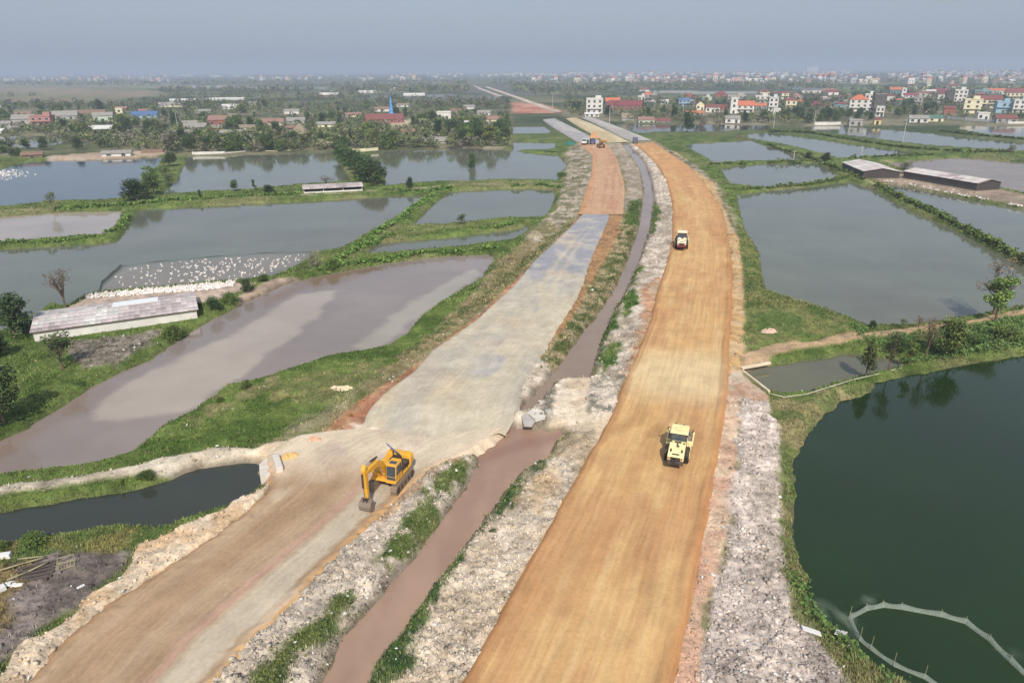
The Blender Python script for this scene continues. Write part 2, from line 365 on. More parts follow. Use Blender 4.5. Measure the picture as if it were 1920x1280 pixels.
# right of canal: clods up to the main road
zone([(1175,268),(1195,272),(1230,305),(1252,340),(1262,382),(1262,440),(1255,484),(1237,532),(1218,607),(1195,662),(1170,725),(1147,780),(1105,790),(1095,760),(1110,711),(1122,657),(1150,590),(1180,540),(1200,487),(1222,420),(1226,370),(1222,345),(1205,300)], 0.5, 0.3, RUB1, RUB2, 0.8, h=0.75, lump=0.85, stone=1.0, grass=0.06, warp=0.5, spk=0.35)
zone([(1205,540),(1235,520),(1228,590),(1205,650),(1190,700),(1165,730),(1175,680),(1200,610)], 0.8, 0.4, A(196,150,116), A(206,176,146), 0.7, h=0.9, lump=0.4, warp=0.6)
for g in ([(1115,695),(1130,655),(1158,650),(1162,690),(1130,712)], [(1122,640),(1150,580),(1165,590),(1140,640)], [(1180,530),(1195,495),(1205,505),(1190,540)], [(1165,560),(1190,545),(1195,575),(1170,600)], [(1218,440),(1228,380),(1236,395),(1226,450)]):
    zone(g, 0.4, 0.4, A(74,104,44), A(110,124,66), 0.8, grass=1, lump=0.2, warp=0.9)
# silt fan and bund between the two canals
zone([(1040,716),(1070,710),(1112,710),(1100,760),(1110,790),(1150,782),(1118,835),(1095,820),(1060,800),(960,797),(905,820),(700,838),(660,800),(935,802),(985,770),(1020,742)], 0.5, 0.3, A(236,220,198), A(222,202,176), 0.5, h=0.72, lump=0.08, warp=0.4)
zone([(1022,740),(1038,716),(1050,720),(1035,770),(1030,795),(1000,800),(985,780)], 0.5, 0.3, RUB1, A(140,134,118), 0.9, h=0.8, lump=0.6, stone=1, warp=0.4, spk=0.3)
zone([(1095,800),(1098,745),(1112,712),(1160,715),(1175,700),(1165,735),(1145,785)], 0.6, 0.3, RUB1, A(150,144,128), 0.8, h=0.9, lump=0.7, stone=1, warp=0.4, spk=0.3)
zone([(1064,713),(1102,712),(1096,760),(1112,792),(1150,784),(1120,838),(1095,818),(1066,800),(1030,800),(1046,770)], 0.7, 0.35, A(234,216,190), A(222,200,170), 0.4, h=0.74, lump=0.04, stone=0.05, warp=0.5)
# lower rubble strips
zone([(330,1340),(395,1280),(480,1187),(600,1068),(667,1003),(730,945),(800,880),(880,848),(896,875),(838,962),(775,1042),(705,1127),(640,1192),(595,1280),(540,1400),(300,1400)], 0.5, 0.3, RUB1, A(198,184,166), 0.6, h=0.7, lump=0.55, stone=1.0, grass=0.08, warp=0.4, spk=0.3)
for g in ([(470,1280),(520,1200),(600,1150),(660,1100),(690,1115),(650,1165),(580,1225),(530,1300),(440,1330)], [(690,1060),(740,1000),(790,930),(840,880),(865,862),(868,890),(820,980),(770,1040),(725,1060)], [(560,1170),(650,1105),(690,1105),(640,1170)]):
    zone(g, 0.5, 0.5, A(88,106,54), A(116,124,72), 0.6, grass=1, lump=0.2, warp=0.9, spk=0.3, holes=(0.27, 0.7))
zone([(700,968),(740,940),(820,868),(860,862),(800,900),(740,975),(700,1010)], 0.5, 0.4, A(214,190,160), A(196,160,124), 0.9, lump=0.35, op=0.8, warp=0.6)
zone([(600,1400),(695,1285),(717,1244),(767,1174),(830,1087),(875,1022),(920,962),(960,910),(1035,857),(1092,868),(1067,925),(1015,1018),(960,1112),(870,1280),(800,1400)], 0.5, 0.3, A(226,210,188), A(206,188,164), 0.5, h=0.75, lump=0.42, stone=0.9, grass=0.06, warp=0.4, spk=0.25)
for g in ([(690,1285),(720,1235),(770,1168),(830,1085),(875,1022),(885,1030),(850,1090),(800,1160),(745,1235),(735,1290)], [(905,985),(960,915),(1020,870),(1030,880),(960,950),(925,1000)], [(690,1290),(745,1225),(770,1250),(740,1300)]):
    zone(g, 0.4, 0.3, A(66,92,50), A(104,118,70), 0.8, grass=1, lump=0.3, warp=0.8, spk=0.3, holes=(0.28, 0.7))
zone([(990,900),(1040,870),(1060,890),(1010,960),(985,940)], 0.6, 0.5, A(226,200,160), A(214,184,146), 0.6, lump=0.15, warp=0.8)
zone([(1040,860),(1060,815),(1110,815),(1122,835),(1095,872)], 0.6, 0.4, A(212,188,158), A(180,162,134), 0.8, h=0.9, lump=0.4, stone=0.5, warp=0.5)
# right shoulder and grey rubble strip
zone([(1255,1280),(1282,1147),(1310,1020),(1330,912),(1347,812),(1362,725),(1387,745),(1386,800),(1380,890),(1370,980),(1352,1060),(1325,1140),(1315,1290),(1290,1400),(1215,1400)], 0.7, 0.25, A(226,198,168), A(216,176,148), 0.5, h=0.65, lump=0.1, stone=0.25, warp=0.3, spk=0.15)
zone([(1362,725),(1365,640),(1372,540),(1370,470),(1352,390),(1322,345),(1292,312),(1255,285),(1265,283),(1310,312),(1345,345),(1364,385),(1384,440),(1392,500),(1398,600),(1392,680),(1390,745)], 0.7, 0.25, A(204,166,116), A(212,182,140), 0.5, h=0.65, lump=0.15, stone=0.3, warp=0.4)
zone([(1388,745),(1440,750),(1462,800),(1462,900),(1472,1000),(1468,1080),(1490,1150),(1520,1200),(1585,1290),(1640,1400),(1290,1400),(1312,1290),(1325,1140),(1352,1060),(1370,980),(1381,890)], 0.5, 0.3, A(224,208,194), A(200,185,172), 0.6, h=0.55, lump=0.32, stone=1.0, grass=0.0, warp=0.5, spk=0.4)
zone([(1410,900),(1462,850),(1470,1000),(1465,1090),(1430,1090),(1415,1000)], 0.5, 0.8, A(200,184,166), A(164,152,134), 1.2, lump=0.55, stone=1.0, warp=1.0, spk=0.4, op=0.6)
zone([(1362,740),(1366,700),(1392,697),(1440,738),(1445,752),(1388,750)], 0.5, 0.3, A(206,188,166), A(196,160,134), 0.6, h=0.55, lump=0.1, warp=0.3)
zone([(1225,268),(1260,285),(1310,312),(1345,345),(1364,385),(1384,440),(1374,435),(1340,345)], 0.5, 0.3, A(176,164,142), A(110,112,78), 0.6, h=0.6, lump=0.5, stone=0.7, warp=0.4, spk=0.3)
# right green bank
zone([(1385,420),(1396,430),(1422,470),(1427,507),(1434,540),(1490,565),(1540,580),(1597,601),(1612,625),(1540,636),(1400,650),(1396,540)], 0.2, 0.5, A(94,112,58), A(130,130,80), 0.4, h=0.5, grass=1, warp=0.6, spk=0.25)
zone([(1395,700),(1385,668),(1440,650),(1540,636),(1610,625),(1690,616),(1765,608),(1850,594),(1920,578),(1960,570),(1960,582),(1850,603),(1700,624),(1610,637),(1540,648),(1450,662),(1440,690)], 0.2, 0.3, A(196,166,130), A(176,150,118), 0.5, h=0.35, warp=0.3)
zone([(1440,750),(1465,800),(1470,1000),(1480,1090),(1500,1150),(1545,1195),(1600,1270),(1700,1340),(1702,1285),(1610,1220),(1552,1175),(1522,1147),(1503,1110),(1510,1080),(1490,1055),(1482,975),(1486,860),(1507,812),(1547,775),(1637,727),(1640,714),(1560,724),(1500,742)], 0.2, 0.35, A(108,118,68), A(146,136,96), 0.5, h=0.35, grass=1, warp=0.5, spk=0.3)
# left bottom yard, berm and banks
zone([(-100,1330),(-100,1085),(0,1085),(60,1060),(100,1032),(245,1030),(240,1062),(175,1115),(100,1172),(25,1222),(-20,1262)], 0.1, 0.5, A(146,134,126), A(118,108,100), 0.4, h=0.15, lump=0.25, grass=0.05, stone=0.15, warp=0.6, spk=0.2)
zone([(-100,1130),(-100,1050),(0,1055),(60,1045),(50,1075),(30,1110),(40,1160),(0,1200)], 0.1, 0.5, A(138,120,84), A(100,92,68), 0.6, h=0.2, lump=0.35, grass=0.3, stone=0.2, warp=0.8)
zone([(-100,1380),(0,1257),(25,1222),(100,1172),(175,1115),(237,1060),(255,1022),(325,995),(400,962),(480,925),(520,890),(530,860),(505,915),(462,965),(362,1033),(262,1103),(200,1138),(140,1190),(50,1285),(-60,1380)], 0.8, 0.3, A(238,216,186), A(222,190,152), 0.5, h=0.95, lump=0.24, stone=0.3, warp=0.4)
zone([(-100,1040),(37,1015),(107,1005),(175,993),(237,988),(320,988),(310,1000),(255,1022),(245,1032),(100,1034),(0,1060),(-100,1075)], 0.1, 0.4, A(94,112,60), A(134,126,78), 0.4, h=0.15, grass=1, warp=0.5)
zone([(-90,955),(0,912),(120,895),(250,872),(340,850),(420,838),(520,836),(545,860),(520,890),(492,888),(484,866),(370,874),(340,880),(250,886),(120,908),(0,922)], 0.3, 0.3, A(214,202,180), A(190,176,154), 0.5, h=0.35, lump=0.1, warp=0.3, stone=0.2)
zone([(450,840),(530,826),(640,815),(690,800),(720,830),(620,850),(530,860),(500,875)], 0.6, 0.4, A(222,200,170), A(214,190,156), 0.5, h=0.7, lump=0.05, warp=0.5)
# duck farm yard
zone([(160,557),(300,541),(437,529),(478,530),(430,556),(385,565),(100,600),(70,630),(105,590)], 0.2, 0.4, A(206,184,164), A(190,170,152), 0.5, h=0.12, warp=0.3)
zone([(130,640),(240,632),(300,620),(275,650),(215,685),(165,690),(140,670)], 0.1, 0.5, A(158,148,132), A(120,112,96), 1.2, h=0.25, lump=0.4, stone=1.0, grass=0.1, warp=0.8, spk=0.4)
zone([(480,535),(520,520),(560,517),(550,530),(510,540),(480,556),(440,575),(450,552)], 0.2, 0.4, A(200,176,152), A(170,150,130), 0.6, h=0.1, warp=0.4)
# trodden dike tops
for ln in ([(565,366),(640,362),(720,356),(800,352),(850,347)], [(850,347),(900,345),(1000,343),(1060,345)], [(1575,306),(1700,300),(1810,293),(1920,303)], [(1440,270),(1500,290),(1560,310),(1640,345)], [(0,396),(90,392)], [(760,290),(880,276),(945,276)]):
    q = PP(ln, 0.1); w = 1-sstep(0.3, 1.0, polyline_dist(q, X, Y, 5)); C = mix(C, A(184,168,138), 0.75*w); GRASS *= 1-0.7*w
zone([(1648,316),(1705,322),(1845,345),(1862,352),(1925,366),(1925,388),(1840,372),(1765,358),(1690,344),(1640,338)], 0.1, 0.8, A(184,162,142), A(150,134,116), 0.2, h=0.15, warp=0.4, grass=0.1)
zone([(88,300),(225,297),(310,290),(310,282),(195,285),(88,293)], 0.1, 0.8, A(200,180,158), A(190,166,140), 0.2, h=0.15, warp=0.4, grass=0.1)

# roads: push the ground under the built road ribbons
def road_poly(r): return r[0]+r[1][::-1]
for r in list(ROADS.values())+[GRAVEL]:
    q = PP(road_poly(r), r[2]); d = sdf_box(q, X, Y, 4)
    w = 1-sstep(-0.9, 0.15, d); Z = Z*(1-w)+(r[2]-0.45)*w; LUMP *= 1-w; GRASS *= 1-w; STONE *= 1-(1-sstep(-0.9, -0.1, d))
    w2 = (1-sstep(0.0, 1.0, np.abs(d)))*(d > -0.2); Z = np.minimum(Z, r[2]-0.02+0.5*np.clip(1-w2, 0, 1))
# water bodies: the bank runs down under the water sheet
WATERMASK = np.zeros(len(X)); WDIST = np.full(len(X), 1e3)
lump_n = np.abs(fbm(X*1.15, Y*1.15, 21, 3)-0.5)*2
lump_m = fbm(X*2.6, Y*2.6, 23, 3)
near_l = sstep(330, 120, DIST)
LUMP = LUMP*(0.35+1.1*sstep(0.3, 0.7, fbm(X*0.22, Y*0.22, 25, 3)))
lump_f = np.abs(fbm(X*3.4+7, Y*3.4, 24, 2)-0.5)*2
Z += LUMP*near_l*(0.75*(1-lump_n)**2*0.5 + 0.6*(lump_m-0.5) - 0.20*(1-lump_f)**4)
for nm, (pts, z, cl) in list(PONDS.items())+list(CANALS.items()):
    q = PP(pts, z); d = sdf_box(q, X, Y, 12)
    k = d < 12
    wob = np.minimum(0.5, 0.25+DIST[k]*0.001)*(fbm(X[k]*0.9, Y[k]*0.9, 51, 4)-0.5)*2.2
    dd = d[k]+0.15+wob
    slope = 0.75 if nm not in CANALS else 0.9
    Z[k] = np.minimum(Z[k], z+np.clip(dd*slope, -1.0, 3.0)+0.10*(dd > 0)*LUMP[k])
    wet = 1-sstep(0.05, 0.7, dd)
    C[k] = mix(C[k], A(112,100,82), 0.75*wet*(1-0.65*np.clip(GRASS[k], 0, 1)))
    GRASS[k] *= sstep(-0.25, 0.0, dd); STONE[k] *= sstep(-0.2, 0.2, dd)
    WATERMASK[k] = np.maximum(WATERMASK[k], dd < 0); WDIST[k] = np.minimum(WDIST[k], dd)
C *= (0.88+0.24*n3)[:, None]

ii = np.arange(NR*NC).reshape(NR, NC)
FQ = np.stack([ii[:-1, :-1], ii[:-1, 1:], ii[1:, 1:], ii[1:, :-1]], -1).reshape(-1, 4)
me = np_mesh('ground', np.stack([X, Y, Z], 1), FQ, 4); color_attr(me, C)
gm, n, l, b = new_mat('ground')
at = n.new('ShaderNodeVertexColor'); at.layer_name = 'Col'
tc = n.new('ShaderNodeTexCoord')
def noise(n, l, tc, scale, detail=4, rough=0.6):
    z = n.new('ShaderNodeTexNoise'); z.inputs['Scale'].default_value = scale; z.inputs['Detail'].default_value = detail
    z.inputs['Roughness'].default_value = rough; l.new(tc, z.inputs['Vector']); return z
na = noise(n, l, tc.outputs['Object'], 5.0, 6, 0.7); nb = noise(n, l, tc.outputs['Object'], 0.9, 5, 0.6); nc_ = noise(n, l, tc.outputs['Object'], 0.05, 6, 0.7)
ad = n.new('ShaderNodeMath'); ad.operation = 'ADD'; l.new(na.outputs['Fac'], ad.inputs[0]); l.new(nb.outputs['Fac'], ad.inputs[1])
ad2 = n.new('ShaderNodeMath'); ad2.operation = 'ADD'; l.new(ad.outputs[0], ad2.inputs[0]); l.new(nc_.outputs['Fac'], ad2.inputs[1])
mr = n.new('ShaderNodeMapRange'); mr.inputs[1].default_value = 1.2; mr.inputs[2].default_value = 1.8; mr.inputs[3].default_value = 0.55; mr.inputs[4].default_value = 1.45
l.new(ad2.outputs[0], mr.inputs[0])
hs = n.new('ShaderNodeHueSaturation'); l.new(at.outputs['Color'], hs.inputs['Color']); l.new(mr.outputs[0], hs.inputs['Value'])
l.new(hs.outputs['Color'], b.inputs['Base Color']); b.inputs['Roughness'].default_value = 0.95; b.inputs['Specular IOR Level'].default_value = 0.1
bp = n.new('ShaderNodeBump'); bp.inputs['Strength'].default_value = 0.75; bp.inputs['Distance'].default_value = 0.12
l.new(ad.outputs[0], bp.inputs['Height']); l.new(bp.outputs['Normal'], b.inputs['Normal'])
GROUND = link_mesh('ground', me, gm, smooth=True, kind='structure')
GROUND['label'] = 'earth banks, dikes and fields around the ponds and road works'

# height lookup on the grid
def ground_z(x, y):
    x = np.atleast_1d(np.asarray(x, float)); y = np.atleast_1d(np.asarray(y, float))
    r = np.clip(np.searchsorted(Drow, y)-1, 0, NR-2); fr = np.clip((y-Drow[r])/(Drow[r+1]-Drow[r]), 0, 1)
    Zg = Z.reshape(NR, NC)
    def at_row(ri):
        s = x/Wrow[ri]; c = np.clip(np.searchsorted(S, s)-1, 0, NC-2); fc = np.clip((s-S[c])/(S[c+1]-S[c]), 0, 1)
        return Zg[ri, c]*(1-fc)+Zg[ri, c+1]*fc
    return at_row(r)*(1-fr)+at_row(r+1)*fr
def gz(x, y): return float(ground_z(x, y)[0])
def G(px, py, z=0.0):
    """pixel -> point standing on the real ground there"""
    p = P(px, py, z)
    for _ in range(3): p = P(px, py, gz(p.x, p.y))
    return p

# ------------------------------------------------------------------ water
WCOL = {'mud': A(150,137,128), 'dark': A(62,66,56), 'green': A(38,58,26), 'olive': A(110,108,84), 'grey': A(112,116,98), 'brown': A(150,134,118),
        'blue': A(78,94,104), 'pale': A(176,162,148), 'canal': A(158,136,116), 'silt': A(182,150,128)}
def water_mat(key):
    nm = 'water_'+key
    if nm in MATS: return MATS[nm]
    m, n, l, b = new_mat(nm)
    tc = n.new('ShaderNodeTexCoord')
    at = n.new('ShaderNodeVertexColor'); at.layer_name = 'Col'
    z1 = noise(n, l, tc.outputs['Object'], 0.06, 4, 0.6); z2 = noise(n, l, tc.outputs['Object'], 3.5, 3, 0.55)
    mr = n.new('ShaderNodeMapRange'); mr.inputs[1].default_value = 0.3; mr.inputs[2].default_value = 0.7; mr.inputs[3].default_value = 0.84; mr.inputs[4].default_value = 1.16
    l.new(z1.outputs['Fac'], mr.inputs[0])
    hs = n.new('ShaderNodeHueSaturation'); l.new(at.outputs['Color'], hs.inputs['Color']); l.new(mr.outputs[0], hs.inputs['Value'])
    l.new(hs.outputs['Color'], b.inputs['Base Color'])
    b.inputs['IOR'].default_value = 1.333 if key != 'brown' else 1.12; b.inputs['Roughness'].default_value = 0.28 if key in ('silt',) else 0.07
    bp = n.new('ShaderNodeBump'); bp.inputs['Strength'].default_value = 0.045; bp.inputs['Distance'].default_value = 0.05
    l.new(z2.outputs['Fac'], bp.inputs['Height']); l.new(bp.outputs['Normal'], b.inputs['Normal'])
    MATS[nm] = m
    return m
def pond(nm, pts, z, key):
    q = PP(pts, z); bm = bmesh.new()
    f = bm.faces.new([bm.verts.new((x, y, z)) for x, y in q]); bm.normal_update()
    if f.normal.z < 0: f.normal_flip()
    bmesh.ops.triangulate(bm, faces=[f])
    span = (q.max(0)-q.min(0)).max(); cut = 0.9 if key in ('mud', 'silt', 'canal', 'green') else 1.6 if nm == 'broad_pond' else 6.0
    for _ in range(9):
        es = [e for e in bm.edges if e.calc_length() > max(cut, span/160)]
        if not es or len(bm.verts) > 16000: break
        bmesh.ops.subdivide_edges(bm, edges=es, cuts=1); bmesh.ops.triangulate(bm, faces=bm.faces[:])
    me = bpy.data.meshes.new(nm); bm.to_mesh(me); bm.free()
    co = np.zeros(len(me.vertices)*3, np.float32); me.vertices.foreach_get('co', co); co = co.reshape(-1, 3)
    x, y = co[:, 0], co[:, 1]
    col = np.tile(WCOL[key], (len(co), 1))
    if key == 'mud':     # pale silt just under the surface
        for pl, c, sf in (([(180,785),(205,745),(255,712),(335,675),(425,630),(505,585),(560,552),(628,543),(600,585),(540,640),(470,690),(400,740),(340,770),(260,785)], A(182,168,152), 0.45),
                          ([(660,650),(700,630),(740,590),(800,550),(850,520),(890,505),(900,515),(860,545),(800,580),(755,620),(720,645),(690,655)], A(174,164,148), 0.5),
                          ([(480,560),(600,515),(700,500),(720,505),(640,530),(560,545),(500,575)], A(140,118,98), 1.5),
                          ([(0,830),(110,770),(200,715),(210,725),(120,790),(0,850)], A(142,122,104), 1.5)):
            d = sdf(PP(pl, z), x, y)+2.4*(fbm(x*0.3, y*0.3, 61, 3)-0.5); col = mix(col, c, 1-sstep(-sf, sf, d))
    if key == 'silt':
        st = fbm(x*0.9, y*0.12, 63, 4); col = mix(col, A(162,130,110), 0.55*sstep(0.45, 0.65, st))
        d = polyline_dist(PP([(890,860),(980,832),(1060,815)], z), x, y); col = mix(col, A(140,104,88), 0.5*(1-sstep(0.2, 1.4, d)))
    if key == 'grey': col = mix(col, A(120,112,98), 0.4*sstep(0.5, 0.7, fbm(x*0.03, y*0.03, 67, 4)))
    if nm == 'broad_pond':
        d = sdf(PP([(232,502),(290,494),(400,484),(500,477),(580,474),(560,495),(438,530),(200,549),(190,540)], z), x, y); col = mix(col, A(140,128,112), 0.8*(1-sstep(-0.8, 0.4, d)))
    if key == 'green':
        for ln in ([(1560,1130),(1590,1128),(1640,1120)], [(1515,1130),(1550,1160),(1590,1185)], [(1540,1125),(1580,1150),(1595,1170)], [(1870,1215),(1920,1240),(1990,1270)]):
            d = polyline_dist(PP(ln, z), x, y)+0.8*(fbm(x*1.2, y*1.2, 69, 4)-0.5); col = mix(col, A(132,146,124), 0.6*(1-sstep(0.0, 0.45, d))*sstep(0.35, 0.6, fbm(x*2.5, y*2.5, 70, 3)))
    if key == 'green': col = mix(col, A(38,52,30), 0.5*sstep(0.45, 0.7, fbm(x*0.08, y*0.08, 68, 4)))
    color_attr(me, col)
    o = link_mesh('pond' if nm not in CANALS else 'canal', me, water_mat(key), smooth=True, kind='structure')
    return o
WL = {'mud_pond': 'muddy mauve pond beside the gravel stretch', 'channel': 'dark narrow channel ending at the concrete apron', 'green_pond': 'deep green pond at the right with the net pen',
      'large_pond': 'large grey pond right of the ochre road', 'broad_pond': 'broad grey pond with the duck pen', 'pale_pond': 'pale pinkish pond at the left edge', 'brown_pond': 'brown pond behind the long dark shed',
      'canal': 'narrow murky canal between the two roads', 'lower_canal': 'wide brown silty canal in the foreground'}
for nm, (pts, z, key) in list(PONDS.items())+list(CANALS.items()):
    o = pond(nm, pts, z, key)
    if nm in WL: o['label'] = WL[nm]

# ------------------------------------------------------------------ road ribbons
def resample(pts, N):
    p = np.asarray(pts, float); s = np.concatenate([[0], np.cumsum(np.hypot(*np.diff(p, axis=0).T))])
    t = np.linspace(0, s[-1], N); 
    # smooth interpolation
    x = np.interp(t, s, p[:, 0]); y = np.interp(t, s, p[:, 1])
    k = max(3, N//60); ker = np.ones(2*k+1)/(2*k+1)
    def sm(a):
        e = np.concatenate([2*a[0]-a[k:0:-1], a, 2*a[-1]-a[-2:-k-2:-1]]); return np.convolve(e, ker, 'valid')
    return np.stack([sm(x), sm(y)], 1)
def ribbon(name, left, right, z, N, M, colf, label, rough=0.92, edge=0.13, bumpd=0.03, hfun=None, skirt=0.55, streak=0.05, bulge=0.0):
    L = resample(PP(left, z), N); R = resample(PP(right, z), N)
    ej = edge*2*(fbm(np.arange(N)*0.35, np.zeros(N), 5, 3)-0.5); ek = edge*2*(fbm(np.arange(N)*0.35, np.zeros(N)+9, 6, 3)-0.5)
    dirv = (R-L)/np.linalg.norm(R-L, axis=1)[:, None]
    L = L+dirv*ej[:, None]; R = R+dirv*ek[:, None]
    u = np.linspace(0, 1, M); wid = np.linalg.norm(R-L, axis=1)
    Pm = L[:, None, :]*(1-u[None, :, None])+R[:, None, :]*u[None, :, None]
    if bulge:
        al = np.gradient((L+R)/2, axis=0); al /= np.linalg.norm(al, axis=1)[:, None]; vv_ = np.concatenate([[0], np.cumsum(np.linalg.norm(np.diff((L+R)/2, axis=0), axis=1))])
        Pm = Pm-al[:, None, :]*(bulge*(1-(2*u-1)**2)[None, :]*np.clip(1-vv_/14, 0, 1)[:, None])[..., None]
    mid = (L+R)/2; v = np.concatenate([[0], np.cumsum(np.linalg.norm(np.diff(mid, axis=0), axis=1))])
    U = (u[None, :]-0.5)*wid[:, None]; Vv = np.repeat(v[:, None], M, 1)
    hh = z+0.05*(fbm(U*0.8, Vv*0.12, 3, 3)-0.5)+0.02*(fbm(U*3, Vv*0.6, 4, 2)-0.5)
    if hfun is not None: hh = hfun(U, Vv, hh, wid, v)
    # outer skirts run down into the ground
    sk = lambda a, s_: np.concatenate([a+s_*dirv*skirt], 1)
    Pa = np.concatenate([sk(L, -1)[:, None], Pm, sk(R, 1)[:, None]], 1)
    Ha = np.concatenate([np.full((N, 1), z-0.75), hh, np.full((N, 1), z-0.75)], 1)
    Ua = np.concatenate([U[:, :1]-skirt, U, U[:, -1:]+skirt], 1); Va = np.repeat(v[:, None], M+2, 1)
    V3 = np.stack([Pa[..., 0], Pa[..., 1], Ha], -1).reshape(-1, 3)
    M2 = M+2; id_ = np.arange(N*M2).reshape(N, M2)
    Fr = np.stack([id_[:-1, :-1], id_[:-1, 1:], id_[1:, 1:], id_[1:, :-1]], -1).reshape(-1, 4)
    me = np_mesh(name, V3, Fr, 4)
    col = colf(Ua.ravel(), Va.ravel(), np.repeat(wid[:, None], M2, 1).ravel(), V3[:, 0], V3[:, 1])
    color_attr(me, col)
    uv = me.uv_layers.new(name='UVMap'); UVp = np.stack([Ua.ravel(), Va.ravel()], 1).astype(np.float32)
    uv.data.foreach_set('uv', UVp[Fr.ravel()].ravel())
    mm = road_mat(name+'_surface', rough, bumpd, streak)
    return link_mesh(name, me, mm, smooth=True, kind='structure', label=label), L, R
def road_mat(nm, rough, bumpd, streak):
    m, n, l, b = new_mat(nm)
    at = n.new('ShaderNodeVertexColor'); at.layer_name = 'Col'
    uvn = n.new('ShaderNodeUVMap'); uvn.uv_map = 'UVMap'
    mp = n.new('ShaderNodeMapping'); mp.inputs['Scale'].default_value = (3.4, 0.16, 1); l.new(uvn.outputs[0], mp.inputs['Vector'])
    s1 = noise(n, l, mp.outputs[0], 1.0, 6, 0.65)
    tc = n.new('ShaderNodeTexCoord'); s2 = noise(n, l, tc.outputs['Object'], 4.0, 7, 0.75); s3 = noise(n, l, tc.outputs['Object'], 0.45, 5, 0.6)
    mu = n.new('ShaderNodeMath'); mu.operation = 'MULTIPLY_ADD'; l.new(s1.outputs['Fac'], mu.inputs[0]); mu.inputs[1].default_value = streak*20; l.new(s2.outputs['Fac'], mu.inputs[2])
    ad = n.new('ShaderNodeMath'); ad.operation = 'ADD'; l.new(mu.outputs[0], ad.inputs[0]); l.new(s3.outputs['Fac'], ad.inputs[1])
    mid = 0.5*(streak*20+2)
    mr = n.new('ShaderNodeMapRange'); mr.inputs[1].default_value = mid-0.36; mr.inputs[2].default_value = mid+0.36; mr.inputs[3].default_value = 0.76; mr.inputs[4].default_value = 1.24
    l.new(ad.outputs[0], mr.inputs[0])
    hs = n.new('ShaderNodeHueSaturation'); l.new(at.outputs['Color'], hs.inputs['Color']); l.new(mr.outputs[0], hs.inputs['Value'])
    l.new(hs.outputs['Color'], b.inputs['Base Color']); b.inputs['Roughness'].default_value = rough; b.inputs['Specular IOR Level'].default_value = 0.12
    bp = n.new('ShaderNodeBump'); bp.inputs['Strength'].default_value = 0.5; bp.inputs['Distance'].default_value = bumpd
    l.new(ad.outputs[0], bp.inputs['Height']); l.new(bp.outputs['Normal'], b.inputs['Normal'])
    return m
def col_main(u, v, w, x, y):
    c = np.tile(A(222,182,126), (len(u), 1))
    c = mix(c, A(208,162,110), 0.6*sstep(0.4, 0.62, fbm(u*1.6, v*0.05, 81, 5)))
    c = mix(c, A(228,194,142), 0.45*sstep(0.5, 0.7, fbm(u*2.4+9, v*0.05, 82, 5)))
    c = mix(c, A(196,152,104), 0.5*sstep(0.56, 0.66, fbm(u*4.5, v*0.12, 98, 3))*sstep(0.4, 0.6, fbm(u*0.3, v*0.06, 99, 3))); c = mix(c, A(214,168,112), 0.5*sstep(0.5, 0.66, fbm(x*0.5, y*0.5, 80, 4)))
    c = mix(c, A(196,142,98), 0.55*sstep(0.5, 0.7, fbm(u*0.25, v*0.09, 83, 4)))
    c = mix(c, A(232,208,162), 0.75*(1-sstep(3, 9, np.hypot((x-P(1290,720).x)*0.8, y-P(1290,720).y))))       # dusty crossing by the haul track
    e = w/2-np.abs(u); c = mix(c, A(190,134,88), 0.7*(1-sstep(0.05, 0.7, e)))
    c = mix(c, A(150,106,70), 0.6*np.exp(-((w/2-u-0.45)/0.10)**2)*sstep(0.25, 0.5, fbm(v*0.3, u*0, 79, 3))); c = mix(c, A(170,124,84), 0.5*np.exp(-((w/2+u-0.5)/0.12)**2)*sstep(0.3, 0.5, fbm(v*0.3, u*0+5, 79, 3)))
    d = polyline_dist(PP([(1060,815),(1130,812),(1195,790),(1212,765)], 1.0), x, y); c = mix(c, A(176,132,84), 0.5*(1-sstep(0.3, 1.2, d+0.6*(fbm(x, y, 8, 3)-0.5))))
    d = polyline_dist(PP([(1225,815),(1240,798)], 1.0), x, y); c = mix(c, A(166,126,84), 0.5*(1-sstep(0.3, 0.9, d)))
    far_ = sstep(105, 170, y); c = mix(c, A(212,160,112), 0.8*far_*sstep(0.35, 0.6, fbm(u*0.4, v*0.05, 84, 3)))
    return c
def col_lower(u, v, w, x, y):
    c = np.tile(A(188,161,130), (len(u), 1))
    c = mix(c, A(178,147,114), 0.8*sstep(0.4, 0.62, fbm(u*0.5, v*0.06, 85, 4)))
    c = mix(c, A(218,196,168), 0.7*sstep(0.5, 0.68, fbm(x*0.16, y*0.16, 86, 4)))
    s = u/w; c = mix(c, A(206,192,168), 0.85*sstep(0.16, 0.24, s+0.03*(fbm(v*0.2, u, 5, 3)-0.5))*(1-sstep(0.40, 0.45, s)))
    c = mix(c, A(200,160,142), 0.7*np.exp(-((s-0.15)/0.035)**2)); c = mix(c, A(150,118,92), 0.5*np.exp(-((s-0.10)/0.006)**2)*(fbm(v*0.4, u*0, 4, 2) > 0.4))
    c = mix(c, A(206,162,108), 0.8*sstep(0.475, 0.49, s+0.02*(fbm(v*0.8, u*0, 44, 3)-0.5))); c = mix(c, A(184,140,100), 0.7*(1-sstep(-0.49, -0.45, s)))
    top = sstep(44, 50, y); c = mix(c, A(230,212,184), 0.85*top)
    c = mix(c, A(196,172,158), 0.5*top*sstep(0.5, 0.66, fbm(x*0.4, y*0.4, 87, 4)))
    return c
